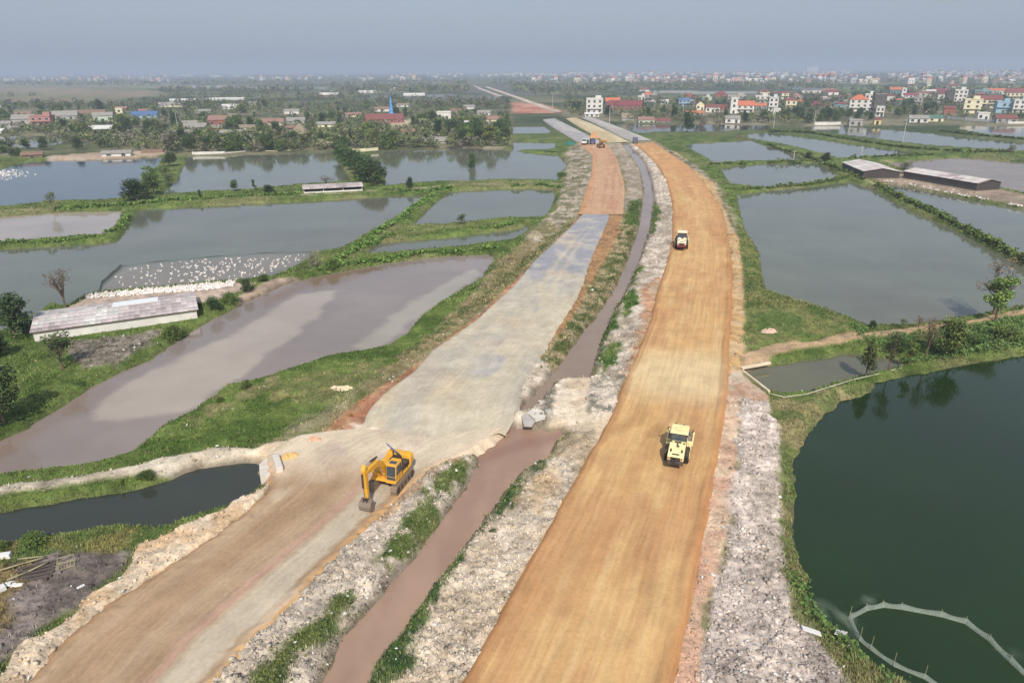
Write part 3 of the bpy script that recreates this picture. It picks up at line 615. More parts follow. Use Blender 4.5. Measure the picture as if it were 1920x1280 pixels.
def col_upper(u, v, w, x, y):
    c = np.tile(A(208,168,134), (len(u), 1)); c = mix(c, A(194,148,116), 0.8*sstep(0.42, 0.62, fbm(u*1.0, v*0.04, 88, 4)))
    c = mix(c, A(214,172,136), 0.6*sstep(0.55, 0.7, fbm(x*0.2, y*0.2, 89, 4)))
    s = u/w; c = mix(c, A(150,106,80), 0.6*np.exp(-((s-0.42)/0.02)**2)); c = mix(c, A(214,158,104), 0.6*np.exp(-((s+0.45)/0.06)**2))
    return c
def col_gravel(u, v, w, x, y):
    c = np.tile(A(208,196,170), (len(u), 1))
    g = fbm(u*0.22, v*0.05, 90, 4); vv = v/v.max()
    bl = sstep(0.42, 0.6, vv+0.35*(g-0.5)); trk = np.maximum(np.exp(-((u/w+0.06)/0.055)**2), np.exp(-((u/w-0.12)/0.05)**2))
    c = mix(c, A(164,164,170), 0.95*bl*(1-0.75*trk*sstep(0.98, 0.6, vv)))
    c = mix(c, A(172,170,172), 0.75*sstep(0.56, 0.68, fbm(u*0.28+3, v*0.07, 91, 4))*(1-bl)*sstep(0.0, 0.4, u/w+0.25))
    c = mix(c, A(212,190,158), 0.5*sstep(0.5, 0.7, fbm(x*0.15, y*0.15, 92, 3)))
    c = mix(c, A(166,164,164), 0.35*sstep(0.5, 0.7, fbm(u*0.3, v*0.07, 94, 4))); c = mix(c, A(220,208,184), 0.4*sstep(0.52, 0.64, fbm(x*0.5+4, y*0.5, 95, 4)))
    c = mix(c, A(222,202,172), 0.8*(1-sstep(0.3, 2.2, v+1.5*(fbm(x*0.8, y*0.8, 96, 3)-0.5)))); c = c*(0.86+0.28*fbm(x*2.2, y*2.2, 97, 3))[:, None]
    return c
ribbon('dirt_road', *ROADS['main'], 420, 40, col_main, 'ochre graded earth road curving to the horizon', hfun=lambda U, V, h, w, v: h+0.22*np.exp(-((U-w[:, None]/2+0.3)/0.25)**2)*fbm(V*0.7, U*0, 9, 2)+0.16*np.exp(-((U+w[:, None]/2-0.35)/0.25)**2)*fbm(V*0.7, U*0+4, 9, 2))
ribbon('dirt_road', *ROADS['lower'], 240, 44, col_lower, 'pale tan earth road in the left foreground', edge=0.3, hfun=lambda U, V, h, w, v: h+(0.35*np.exp(-((U+w[:, None]/2-0.5)/0.4)**2)*fbm(V*0.9, U*1.2, 9, 3)+0.2*np.exp(-((U-w[:, None]/2+0.3)/0.2)**2)*fbm(V*1.5, U*2, 9, 3))*sstep(30, 22, V))
ribbon('dirt_road', *ROADS['upper'], 160, 20, col_upper, 'reddish brown earth road beyond the gravel', streak=0.06)
def h_gravel(U, V, h, w, v):
    f = sstep(0.0, 7.0, V); return 0.74+(h+0.25*(fbm(U*0.12, V*0.08, 7, 3)-0.5)-0.74)*f+0.08*(fbm(U*0.8, V*0.8, 8, 3)-0.5)
ribbon('gravel_bed', *GRAVEL, 260, 40, col_gravel, 'grey and cream crushed stone base course', hfun=h_gravel, bumpd=0.06, streak=0.03, bulge=2.4)
for lab, lf, rt, cA, cB in (
    ('grey concrete carriageway left of the far median', [(1093,270),(1060,250),(1035,236),(1018,224)], [(1136,270),(1100,252),(1068,236),(1040,222)], A(196,190,186), A(176,172,170)),
    ('sandy strip along the far median', [(1143,268),(1112,250),(1085,236),(1062,222)], [(1180,266),(1140,246),(1110,232),(1078,220)], A(222,206,170), A(206,184,144)),
    ('grey concrete carriageway right of the far median', [(1186,264),(1150,247),(1120,232),(1092,220)], [(1222,263),(1180,246),(1142,231),(1108,219)], A(200,192,182), A(182,176,168)),
    ('pale far carriageway running to the horizon', [(1040,210),(1000,196),(960,181),(930,170),(910,163)], [(1054,210),(1012,195),(970,181),(938,170),(915,163)], A(222,206,186), A(196,176,156)),
    ('hazy far left carriageway', [(935,181),(918,174),(900,168),(888,160)], [(945,181),(926,174),(908,168),(890,160)], A(216,202,186), A(190,176,160))):
    nm = 'sand_strip' if 'sandy' in lab else 'concrete_road'
    ribbon(nm, lf, rt, 0.6, 120, 8, lambda u, v, w, x, y, a=cA, b_=cB: mix(np.tile(a, (len(u), 1)), b_, sstep(0.4, 0.65, fbm(u*0.3, v*0.02, 93, 3))), lab, streak=0.03, edge=0.2)
# ================================================================== MACHINES
def dusty(m, amt=0.55, c=(196,164,122)):
    """road dust and mud over machine paint"""
    n, l = m.node_tree.nodes, m.node_tree.links; b = n['Principled BSDF']; src = b.inputs['Base Color'].links[0].from_socket
    tc = n.new('ShaderNodeTexCoord'); z = noise(n, l, tc.outputs['Object'], 1.7, 7, 0.75); mr = n.new('ShaderNodeMapRange'); mr.inputs[1].default_value = 0.42; mr.inputs[2].default_value = 0.72; mr.inputs[4].default_value = amt; l.new(z.outputs['Fac'], mr.inputs[0])
    mx = n.new('ShaderNodeMix'); mx.data_type = 'RGBA'; l.new(mr.outputs[0], mx.inputs[0]); l.new(src, mx.inputs[6]); mx.inputs[7].default_value = (*srgb(*c), 1); l.new(mx.outputs[2], b.inputs['Base Color']); b.inputs['Roughness'].default_value = 0.65
    return m
M_YEL = mat('machine_yellow', srgb(226,164,30), 0.45, 0.18, 3.0, spec=0.4)
M_PALE = mat('pale_yellow_paint', srgb(240,228,165), 0.45, 0.15, 3.0, spec=0.4)
M_CREAM = mat('cream_white_paint', srgb(236,226,190), 0.45, 0.12, 3.0, spec=0.4)
M_BLACK = mat('black_rubber', srgb(44,42,40), 0.85, 0.3, 5.0)
M_STEEL = mat('dusty_steel', srgb(122,110,98), 0.7, 0.25, 4.0, spec=0.4)
M_DARK = mat('dark_machine_parts', srgb(52,48,46), 0.7, 0.25, 4.0)
M_BLUE = mat('blue_grey_panel', srgb(112,122,150), 0.5, 0.15, 3.0)
M_MAROON = mat('shaded_red_paint', srgb(112,44,48), 0.55, 0.2, 4.0)
M_CHROME = mat('bright_steel_rod', srgb(190,188,184), 0.3, 0.1, 6.0, metal=0.6)
M_MUD = mat('muddy_track_steel', srgb(136,116,96), 0.9, 0.3, 6.0)
for m_ in (M_YEL, M_PALE, M_CREAM): dusty(m_)
for m_ in (M_BLACK, M_DARK, M_STEEL): dusty(m_, 0.45, (150,126,98))
M_REDL = mat('red_lamp', srgb(176,40,30), 0.4, 0.1); M_AMBER = mat('amber_lamp', srgb(240,150,30), 0.4, 0.1)
def glass_mat(name, col):
    if name in MATS: return MATS[name]
    m, n, l, b = new_mat(name)
    tc = n.new('ShaderNodeTexCoord'); nz = noise(n, l, tc.outputs['Object'], 2.5, 3)
    hs = n.new('ShaderNodeHueSaturation'); hs.inputs['Color'].default_value = (*col, 1)
    l.new(nz.outputs['Fac'], hs.inputs['Value']); mr = n.new('ShaderNodeMapRange'); mr.inputs[3].default_value = 0.6; mr.inputs[4].default_value = 1.4
    l.new(nz.outputs['Fac'], mr.inputs[0]); l.new(mr.outputs[0], hs.inputs['Value'])
    l.new(hs.outputs['Color'], b.inputs['Base Color']); b.inputs['Roughness'].default_value = 0.08; b.inputs['Specular IOR Level'].default_value = 0.6
    MATS[name] = m; return m
M_GLASS = glass_mat('tinted_cab_glass', srgb(66,76,84))
M_WIN = glass_mat('window_glass', srgb(48,54,60))

def wheel(parent, c, r, w, axis=(1, 0, 0), rimcol=None):
    t = MB().disc_ring(c, r, w, axis, 22).build('wheel', M_BLACK, parent, bevel=0.06)
    rm = MB()
    for s in (-1, 1): rm.disc_ring(Vector(c)+Vector(axis)*s*(w/2), r*0.52, 0.06, axis, 14)
    rm.build('rim', rimcol or M_STEEL, t)
    lug = MB(); ax = Vector(axis)
    for i in range(18):
        a = 2*math.pi*i/18
        for s in (-1, 1):
            d = Vector((0, math.cos(a+s*0.08), math.sin(a+s*0.08)))
            lug.box(Vector(c)+d*(r+0.01)+ax*s*w*0.24, (w*0.42, 0.10, 0.06), rx=a+s*0.08-math.pi/2)
    lug.build('tread', M_BLACK, t)
    return t

def excavator(loc, rz):
    e = empty('excavator', loc, rz, 'yellow tracked excavator with its bucket down on the tan road', 'excavator')
    # undercarriage
    for s in (-1, 1):
        L, R_ = 2.0, 0.46
        prof = [(L*math.cos(0)*0+L-R_+R_*math.sin(a), R_-R_*math.cos(a)+0.0) for a in np.linspace(0, math.pi, 9)]
        prof += [(-L+R_-R_*math.sin(a), R_+R_*math.cos(a)) for a in np.linspace(0, math.pi, 9)]
        x0 = s*1.2
        tk = MB().prism(prof, x0-0.3, x0+0.3, axis='x').build('track', M_MUD, e)
        sh = MB()
        for i in range(14):
            y = -L+0.45+i*(2*L-0.9)/13
            sh.box((x0, y, 0.95), (0.62, 0.07, 0.06)); sh.box((x0, y, 0.0), (0.62, 0.07, 0.05))
        for a in np.linspace(0.25, math.pi-0.25, 5):
            sh.box((x0, L-R_+(R_+0.02)*math.sin(a), R_-(R_+0.02)*math.cos(a)), (0.62, 0.06, 0.07), rx=-a)
            sh.box((x0, -L+R_-(R_+0.02)*math.sin(a), R_-(R_+0.02)*math.cos(a)), (0.62, 0.06, 0.07), rx=a)
        sh.build('track_shoe_row', M_STEEL, tk)
        for y in (-1.5, -0.75, 0, 0.75, 1.5): MB().disc_ring((x0+s*0.28, y, 0.42), 0.22 if abs(y) < 1.4 else 0.33, 0.1, (1, 0, 0), 12).build('track_wheel', M_DARK, tk)
    MB().box((0, 0, 0.65), (2.0, 1.6, 0.45)).box((0, 0, 0.95), (1.3, 1.3, 0.25)).build('undercarriage', M_DARK, e)
    # revolving house
    MB().box((0, -0.25, 1.2), (2.66, 3.4, 0.28)).build('deck', M_YEL, e, bevel=0.04)
    MB().prism([(-1.33, 1.30), (1.33, 1.30), (1.33, 2.0), (1.15, 2.30), (-1.15, 2.30), (-1.33, 2.0)], -2.55, -1.75).build('counterweight', M_YEL, e, bevel=0.14)
    MB().box((0.88, -0.95, 1.62), (0.85, 1.55, 0.6)).build('side_body', M_YEL, e, bevel=0.05)
    MB().box((0.92, 0.55, 1.62), (0.75, 1.3, 0.58)).build('tool_box', M_YEL, e, bevel=0.05)
    MB().box((0.0, -1.1, 1.72), (0.85, 1.2, 0.75)).box((-0.75, -1.1, 1.62), (0.9, 1.2, 0.58)).build('engine_bay', M_DARK, e, bevel=0.04)
    eng = MB().box((0.05, -1.15, 2.15), (0.6, 0.8, 0.22)).tube((0.3, -1.35, 2.0), (0.3, -1.35, 2.75), 0.06)
    eng.tube((-0.2, -0.8, 2.15), (0.4, -0.8, 2.2), 0.1).build('engine', M_DARK, e)
    hood = MB().box((0, 0, 0), (1.75, 0.09, 0.95)).box((0, 0.07, 0), (1.45, 0.06, 0.7))
    hd = hood.build('engine_hood', M_BLUE, e, bevel=0.03); hd.location = (0.35, -1.62, 2.78); hd.rotation_euler = (math.radians(-38), math.radians(-14), math.radians(-24))
    hd['label'] = 'raised blue grey engine cover'
    # cab, on the operator's left
    cb = MB().prism([(0.25, 1.34), (1.45, 1.34), (1.50, 1.75), (1.30, 2.86), (0.10, 2.92), (-0.05, 1.34)][::-1], -1.33, -0.32, axis='x').build('cab', M_YEL, e, bevel=0.05)
    MB().box((-0.825, 0.68, 2.93), (0.98, 1.22, 0.07)).build('roof', M_YEL, cb, bevel=0.03)
    def pane(pts, nm='window'): return mesh_obj(nm, pts, [tuple(range(len(pts)))], M_GLASS, cb)
    q = 0.012
    pane([(-1.27, 1.505+q, 1.80), (-0.38, 1.505+q, 1.80), (-0.38, 1.325+q, 2.80), (-1.27, 1.325+q, 2.80)], 'windscreen')
    pane([(-1.27, 1.462+q, 1.40), (-0.38, 1.462+q, 1.40), (-0.38, 1.50+q, 1.74), (-1.27, 1.50+q, 1.74)], 'lower_windscreen')
    pane([(-1.342, 1.36, 1.85), (-1.342, 1.20, 2.75), (-1.342, 0.25, 2.78), (-1.342, 0.15, 1.85)])
    pane([(-0.308, 1.36, 1.85), (-0.308, 0.15, 1.85), (-0.308, 0.25, 2.78), (-0.308, 1.20, 2.75)])
    pane([(-1.2, 0.60, 2.972), (-0.5, 0.60, 2.972), (-0.5, 1.1, 2.972), (-1.2, 1.1, 2.972)], 'roof_hatch')
    MB().tube((-1.38, 0.2, 1.4), (-1.38, 0.2, 2.2), 0.02).tube((-1.38, 0.2, 2.2), (-1.38, -0.9, 2.2), 0.02).tube((-1.38, -0.9, 2.2), (-1.38, -0.9, 1.4), 0.02).build('handrail', M_DARK, e)
    MB().box((-0.85, 1.58, 1.24), (1.0, 0.18, 0.2)).build('front_step', M_YEL, e, bevel=0.03)
    # boom, arm, bucket
    bx = 0.12
    boom = MB().prism([(0.55, 1.45), (0.95, 1.4), (1.75, 2.75), (2.35, 3.25), (4.45, 3.72), (4.5, 4.02), (2.2, 3.92), (1.35, 3.25), (0.5, 1.75)], bx-0.24, bx+0.24, axis='x').build('boom', M_YEL, e, bevel=0.04)
    MB().box((bx, 0.65, 1.55), (0.8, 0.5, 0.55)).build('boom_foot', M_DARK, e)
    for s in (-1, 1):
        c = MB().tube((bx+s*0.34, 1.2, 1.35), (bx+s*0.34, 1.75, 2.2), 0.085, n=12).build('boom_cylinder', M_YEL, e)
        MB().tube((bx+s*0.34, 1.75, 2.2), (bx+s*0.34, 2.3, 3.05), 0.05, n=10).build('rod', M_CHROME, c)
    c = MB().tube((bx, 2.1, 4.12), (bx, 3.4, 4.38), 0.09, n=12).build('arm_cylinder', M_DARK, e)
    MB().tube((bx, 3.4, 4.38), (bx, 4.5, 4.55), 0.05, n=10).build('rod', M_CHROME, c)
    arm = MB().prism([(4.25, 3.55), (4.25, 4.35), (4.5, 4.7), (4.8, 4.25), (4.75, 3.6), (4.62, 1.3), (4.35, 1.25)], bx-0.2, bx+0.2, axis='x').build('arm', M_YEL, e, bevel=0.03)
    c = MB().tube((bx, 4.95, 4.0), (bx, 4.98, 2.6), 0.08, n=12).build('bucket_cylinder', M_DARK, e)
    MB().tube((bx, 4.98, 2.6), (bx, 4.95, 1.55), 0.045, n=10).build('rod', M_CHROME, c)
    MB().box((bx-0.17, 4.75, 1.2), (0.06, 0.5, 0.14), rx=-0.6).box((bx+0.17, 4.75, 1.2), (0.06, 0.5, 0.14), rx=-0.6).tube((bx-0.22, 4.95, 1.5), (bx+0.22, 4.95, 1.5), 0.06).box((bx, 4.75, 0.95), (0.12, 0.14, 0.6), rx=0.3).build('bucket_link', M_DARK, e)
    prof = [(4.35, 1.15), (4.9, 1.05), (5.12, 0.7), (5.05, 0.3), (4.75, 0.06), (4.3, 0.03), (4.3, 0.09), (4.72, 0.13), (4.98, 0.35), (5.04, 0.68), (4.86, 0.98), (4.35, 1.07)]
    bk = MB().prism(prof, bx-0.58, bx+0.58, axis='x').build('bucket', M_STEEL, e)
    side = [(4.35, 1.12), (4.9, 1.02), (5.1, 0.7), (5.02, 0.32), (4.74, 0.08), (4.3, 0.05), (4.5, 0.6)]
    for s in (-1, 1): MB().prism(side, bx+s*0.575-0.025, bx+s*0.575+0.025, axis='x').build('bucket_side', M_STEEL, bk)
    for i in range(5): MB().box((bx-0.48+i*0.24, 4.2, 0.06), (0.1, 0.26, 0.07), taper=0.5).build('tooth', M_CHROME, bk)
    return e
pe = P(734, 906, 0.8)
excavator((pe.x, pe.y, 0.83), math.radians(163)).scale = (0.79, 0.79, 0.79)

def roller(loc, rz, label, body, trim, rear, scale=1.0):
    r = empty('road_roller', loc, rz, label, 'road roller'); r.scale = (scale,)*3
    dr = MB().disc_ring((0, 1.95, 0.76), 0.76, 2.1, (1, 0, 0), 36).build('drum', M_STEEL, r)
    for s in (-1, 1): MB().disc_ring((s*1.02, 1.95, 0.76), 0.5, 0.12, (1, 0, 0), 20).build('drum_end', M_DARK, dr)
    MB().box((-1.2, 1.95, 0.8), (0.14, 2.0, 0.3)).box((1.2, 1.95, 0.8), (0.14, 2.0, 0.3)).box((0, 3.0, 0.85), (2.54, 0.18, 0.34)).box((0, 0.95, 0.85), (2.54, 0.2, 0.4)).build('drum_frame', body, r, bevel=0.03)
    MB().box((0, 0.55, 0.75), (0.6, 0.8, 0.4)).build('joint', M_DARK, r)
    MB().box((0, -1.2, 0.8), (1.3, 3.3, 0.45)).build('chassis', M_DARK, r)
    for s in (-1, 1): wheel(r, (s*0.86, -1.1, 0.74), 0.74, 0.55, rimcol=body)
    hood = MB().prism([(-2.95, 0.95), (0.0-0.55, 0.95), (-0.55, 1.85), (-1.2, 1.88), (-2.6, 1.62), (-2.95, 1.42)], -0.74, 0.74, axis='x').build('hood', body, r, bevel=0.08)
    v = lambda c, d, **k: MB().box(c, d, **k).build('vent', M_BLACK, hood)
    v((0, -1.0, 1.875), (0.62, 0.3, 0.03)); v((-0.62, -0.95, 1.875), (0.2, 0.25, 0.03)); v((0.58, -1.15, 1.865), (0.2, 0.22, 0.03))
    v((-0.5, -2.3, 1.68), (0.16, 0.42, 0.03), rx=math.radians(11)); v((0.5, -2.3, 1.68), (0.16, 0.42, 0.03), rx=math.radians(11)); v((0, -2.75, 1.56), (0.66, 0.14, 0.03), rx=math.radians(28))
    v((0, -2.962, 1.2), (0.9, 0.03, 0.3))
    MB().tube((0.02, -1.5, 1.80), (0.02, -1.5, 2.05), 0.06).tube((0.02, -1.5, 2.05), (0.06, -1.95, 2.02), 0.055).tube((0.06, -1.95, 2.02), (0.22, -2.0, 2.0), 0.055).build('exhaust_pipe', M_DARK, r)
    MB().box((0, -3.05, 0.85), (1.5, 0.22, 0.4)).build('bumper', rear, r, bevel=0.04)
    for s in (-1, 1): MB().box((s*0.58, -3.0, 1.25), (0.16, 0.06, 0.1)).build('tail_light', M_REDL, r)
    for s in (-1, 1): MB().box((s*0.98, -0.15, 1.0), (0.4, 0.9, 0.1)).build('fender', trim, r, bevel=0.02)
    # cab
    cb = MB().box((0, 0.0, 1.32), (1.52, 1.5, 0.5)).build('cab', body, r, bevel=0.04)
    for sx in (-1, 1):
        for sy in (-1, 1): MB().box((sx*0.72, sy*0.70, 2.1), (0.08, 0.09, 1.15)).build('pillar', M_DARK, cb)
    MB().box((0, -0.70, 2.08), (1.34, 0.03, 1.02)).build('rear_window', M_GLASS, cb)
    MB().box((0, 0.70, 2.08), (1.34, 0.03, 1.02)).build('windscreen', M_GLASS, cb)
    for sx in (-1, 1): MB().box((sx*0.72, 0, 2.08), (0.03, 1.3, 1.02)).build('side_window', M_GLASS, cb)
    MB().box((0, 0.06, 2.72), (1.72, 1.82, 0.14), taper=0.92).build('roof', trim, cb, bevel=0.05)
    for sx in (-0.5, 0.3): MB().box((sx, 1.02, 2.72), (0.16, 0.12, 0.16)).build('work_light', M_BLACK, cb)
    for sx in (-1, 1):
        m = MB().tube((sx*0.75, 0.8, 2.3), (sx*1.15, 0.9, 2.35), 0.02).box((sx*1.17, 0.9, 2.2), (0.1, 0.06, 0.34)).build('mirror', M_BLACK, cb)
    for zz in (0.8, 0.5): MB().box((0.98, -0.65, zz), (0.36, 0.3, 0.06)).build('step', M_AMBER, r)
    MB().tube((0.95, -0.45, 0.9), (0.95, -0.45, 1.6), 0.02).build('grab_rail', M_AMBER, r)
    return r
def heading(a, b):
    d = b-a; return math.atan2(-d.x, d.y)
pr = P(1266, 872, 1.0); rdir = heading(P(1240, 900, 1), P(1275, 760, 1))
pr2 = pr+Vector((-math.sin(rdir), math.cos(rdir), 0))*1.7
roller((pr2.x, pr2.y, 1.03), rdir, 'pale yellow single drum roller driving away on the ochre road', M_PALE, M_PALE, M_DARK, 0.84)  # rear bumper coloured dark in place of the shade on it
ps = P(1277, 468, 1.0); rd2 = heading(P(1277, 470, 1), P(1278, 430, 1)); ps2 = ps+Vector((-math.sin(rd2), math.cos(rd2), 0))*1.9
roller((ps2.x, ps2.y, 1.03), rd2, 'small cream roller with maroon rear far up the ochre road', M_CREAM, M_CREAM, M_MAROON, 1.0)  # red rear bumper, its shade mixed into the maroon colour

def truck(px, py, z, rz, label, cabm, bedm, load=None):
    p = P(px, py, z); t = empty('truck', (p.x, p.y, z+0.02), rz, label, 'truck')
    MB().box((0, 0, 0.75), (1.0, 5.4, 0.25)).build('chassis', M_DARK, t)
    cb = MB().prism([(1.2, 0.7), (2.9, 0.7), (2.95, 1.5), (2.6, 2.4), (1.25, 2.45)], -1.0, 1.0, axis='x').build('cab', cabm, t, bevel=0.06)
    mesh_obj('windscreen', [(-0.9, 2.945, 1.55), (0.9, 2.945, 1.55), (0.9, 2.63, 2.33), (-0.9, 2.63, 2.33)], [(0, 1, 2, 3)], M_GLASS, cb)
    for s in (-1, 1):
        mesh_obj('side_window', [(s*1.01, 1.5, 1.55), (s*1.01, 2.7, 1.55), (s*1.01, 2.5, 2.25), (s*1.01, 1.5, 2.25)], [(0, 1, 2, 3)], M_GLASS, cb)
        MB().box((s*0.8, 2.95, 0.95), (0.3, 0.06, 0.2)).build('headlight', M_CHROME, cb)
    bd = MB().box((0, -0.85, 1.0), (2.1, 3.7, 0.12)).box((-1.05, -0.85, 1.45), (0.08, 3.7, 0.9)).box((1.05, -0.85, 1.45), (0.08, 3.7, 0.9)).box((0, -2.7, 1.45), (2.1, 0.08, 0.9)).box((0, 1.0, 1.65), (2.1, 0.08, 1.3)).build('bed', bedm, t)
    if load is not None: MB().box((0, -0.85, 1.5), (1.9, 3.4, 0.9), taper=0.6).build('load', load, t, bevel=0.2)
    for y in (2.0, -1.6):
        for s in (-1, 1): wheel(t, (s*0.9, y, 0.48), 0.48, 0.28)
    return t
M_TGREEN = mat('dark_green_paint', srgb(48,78,66), 0.5); M_TWHITE = mat('white_paint', srgb(222,222,218), 0.5); M_TBLUE = mat('violet_blue_paint', srgb(92,92,128), 0.5)
M_EARTH = mat('orange_earth', srgb(190,142,98), 0.95, 0.2, 2.0); M_TARP = mat('teal_tarpaulin', srgb(44,108,98), 0.6, 0.3, 2.0, bump=0.6)
truck(1097, 271, 0.9, math.radians(165), 'small dark green truck with white cab parked where the paved road begins', M_TWHITE, M_TGREEN)
truck(1107, 270, 0.9, math.radians(200), 'violet truck standing right of the dark green truck', M_TBLUE, M_TWHITE)
truck(1191, 268, 0.9, math.radians(172), 'lone violet blue truck on the right far carriageway', M_TBLUE, M_TBLUE, M_DARK)
def loader(px, py, z, rz):
    p = P(px, py, z); t = empty('wheel_loader', (p.x, p.y, z+0.02), rz, 'yellow loader with pale wheels beside the parked trucks', 'loader')
    MB().box((0, -0.9, 1.15), (1.5, 2.2, 0.9)).build('body', M_YEL, t, bevel=0.08)
    cb = MB().box((0, 0.5, 1.9), (1.3, 1.2, 1.5)).build('cab', M_GLASS, t, bevel=0.04)
    MB().box((0, 0.5, 2.72), (1.45, 1.35, 0.14)).build('roof', M_YEL, cb, bevel=0.04)
    for s in (-1, 1):
        MB().prism([(0.9, 1.0), (1.1, 1.3), (3.0, 2.9), (3.2, 2.7)], s*0.5-0.08, s*0.5+0.08, axis='x').build('lift_arm', M_YEL, t)
        for y in (1.4, -1.2): wheel(t, (s*0.95, y, 0.65), 0.65, 0.45, rimcol=M_CREAM)
    MB().prism([(2.9, 2.9), (3.3, 3.3), (4.0, 3.2), (3.4, 2.5)], -1.2, 1.2, axis='x').build('bucket', M_YEL, t)
    MB().box((0, 0.9, 0.9), (0.9, 1.6, 0.5)).build('front_frame', M_YEL, t)
    return t
loader(1126, 277, 0.9, math.radians(190))

def mound(name, px, py, wpx, hm, m, label, cat, z=None, seed=1, asp=0.6, bev=0.9):
    p = G(px, py) if z is None else P(px, py, z)
    w = wpx/pxm(py)/2
    n_, k = 14, 28; vs = []; fs = []
    for i in range(n_+1):
        rr = i/n_
        for j in range(k):
            a = 2*math.pi*j/k; x, y = math.cos(a)*rr, math.sin(a)*rr
            nz = float(fbm(np.array([x*3.6+seed*7]), np.array([y*3.6]), seed, 3)[0])
            ro = 1+bev*(float(vnoise(np.array([math.cos(a)*1.5+9]), np.array([math.sin(a)*1.5+seed]), seed)[0])-0.5)
            vs.append((x*w*ro, y*w*asp*ro, hm*(max(0, 1-rr**2.2))**0.9*(0.1+1.6*nz**1.3)-0.14*rr))
    for i in range(n_):
        for j in range(k): fs.append((i*k+j, (i+1)*k+j, (i+1)*k+(j+1) % k, i*k+(j+1) % k))
    return mesh_obj(name, vs, fs, m, smooth=True, label=label, cat=cat, loc=(p.x, p.y, p.z))
mound('soil_heap', 1112, 259, 22, 2.2, M_EARTH, 'orange heap of soil behind the parked trucks', 'soil heap', 0.6, 3)
mound('tarpaulin_heap', 1069, 271, 24, 1.5, M_TARP, 'low heap under a teal tarpaulin left of the trucks', 'tarpaulin heap', None, 4, 0.5)
M_TAN = mat('tan_soil', srgb(200,168,118), 0.95, 0.2, 2.0)
mound('soil_heap', 540, 858, 42, 0.45, mat('ochre_sand', srgb(206,170,112), 0.95, 0.15, 3.0), 'small ochre sand heap behind the white concrete parapet', 'soil heap', 0.75, 6)
mound('clod_heap', 588, 826, 34, 0.45, mat('red_clay', srgb(200,160,134), 0.95, 0.3, 5.0, bump=0.8), 'reddish clay clods at the end of the grass bank', 'clay heap', 0.7, 8)
mound('rubble_heap', 645, 728, 60, 0.35, mat('pale_rubble', srgb(212,192,160), 0.95, 0.3, 4.0, bump=0.8), 'pale rubble heap on the weedy bank left of the gravel', 'rubble heap', None, 9, 0.45)
mound('rubble_heap', 1442, 622, 36, 0.5, mat('pink_rubble', srgb(198,168,148), 0.95, 0.35, 4.0, bump=0.8), 'pinkish rubble heap on the green bank right of the road', 'rubble heap', None, 11, 0.55)
# ================================================================== BUILDINGS, WALLS, POLES
WALLS = {k: mat('wall_'+k, srgb(*c), 0.85, 0.16, 0.6, spec=0.2) for k, c in dict(white=(214,210,202), cream=(222,212,178), pink=(178,130,122), grey=(168,164,156), blue=(150,180,196), teal=(120,150,150), dark=(92,88,84), brick=(150,92,76), yellow=(214,196,140), brown=(128,108,88), palegreen=(186,198,176)).items()}
def roof_mat(name, c, per=4.0):
    """ribbed or tiled sheet: fine relief across the slope"""
    key = 'roof_'+name
    if key in MATS: return MATS[key]
    m, n, l, b = new_mat(key); tc = n.new('ShaderNodeTexCoord')
    nz = noise(n, l, tc.outputs['Object'], 1.3, 5, 0.7); wv = n.new('ShaderNodeTexWave'); wv.inputs['Scale'].default_value = per; wv.bands_direction = 'X'
    l.new(tc.outputs['Object'], wv.inputs['Vector'])
    mr = n.new('ShaderNodeMapRange'); mr.inputs[1].default_value = 0.25; mr.inputs[2].default_value = 0.75; mr.inputs[3].default_value = 0.72; mr.inputs[4].default_value = 1.25
    l.new(nz.outputs['Fac'], mr.inputs[0])
    hs = n.new('ShaderNodeHueSaturation'); hs.inputs['Color'].default_value = (*srgb(*c), 1); l.new(mr.outputs[0], hs.inputs['Value'])
    l.new(hs.outputs['Color'], b.inputs['Base Color']); b.inputs['Roughness'].default_value = 0.75; b.inputs['Specular IOR Level'].default_value = 0.2
    bp = n.new('ShaderNodeBump'); bp.inputs['Strength'].default_value = 0.4; bp.inputs['Distance'].default_value = 0.04
    l.new(wv.outputs['Fac'], bp.inputs['Height']); l.new(bp.outputs['Normal'], b.inputs['Normal'])
    MATS[key] = m; return m
ROOFS = {k: roof_mat(k, c) for k, c in dict(orange=(194,114,84), red=(130,82,77), darkred=(128,70,72), grey=(150,146,138), white=(210,208,202), blue=(84,112,150), green=(84,120,104), brown=(134,108,92), slate=(104,106,112), magenta=(146,74,88), rust=(150,116,104), thatch=(140,128,108)).items()}
WIN_FRAME = mat('window_frame', srgb(190,188,180), 0.7)
WIN_MESH = {}
def win_mesh(w, h):
    k = (round(w, 2), round(h, 2))
    if k not in WIN_MESH:
        m = MB().box((0, 0, 0), (w, 0.1, h)).mesh('pane', M_WIN)
        f = MB(); t = 0.09
        for sx in (-1, 1): f.box((sx*(w/2+t/2-0.01), -0.03, 0), (t, 0.16, h+2*t))
        for sz in (-1, 1): f.box((0, -0.03, sz*(h/2+t/2-0.01)), (w, 0.16, t))
        f.box((0, -0.03, 0), (0.05, 0.14, h))
        WIN_MESH[k] = (m, f.mesh('frame', WIN_FRAME))
    return WIN_MESH[k]
def win(parent, x, y, z, w, h, rz=0.0, nm='window', frame=True):
    pm, fm = win_mesh(w, h)
    o = bpy.data.objects.new(nm, pm); COL.objects.link(o); o.parent = parent; o.location = (x, y, z); o.rotation_euler = (0, 0, rz)
    if frame:
        f = bpy.data.objects.new('frame', fm); COL.objects.link(f); f.parent = o
    return o
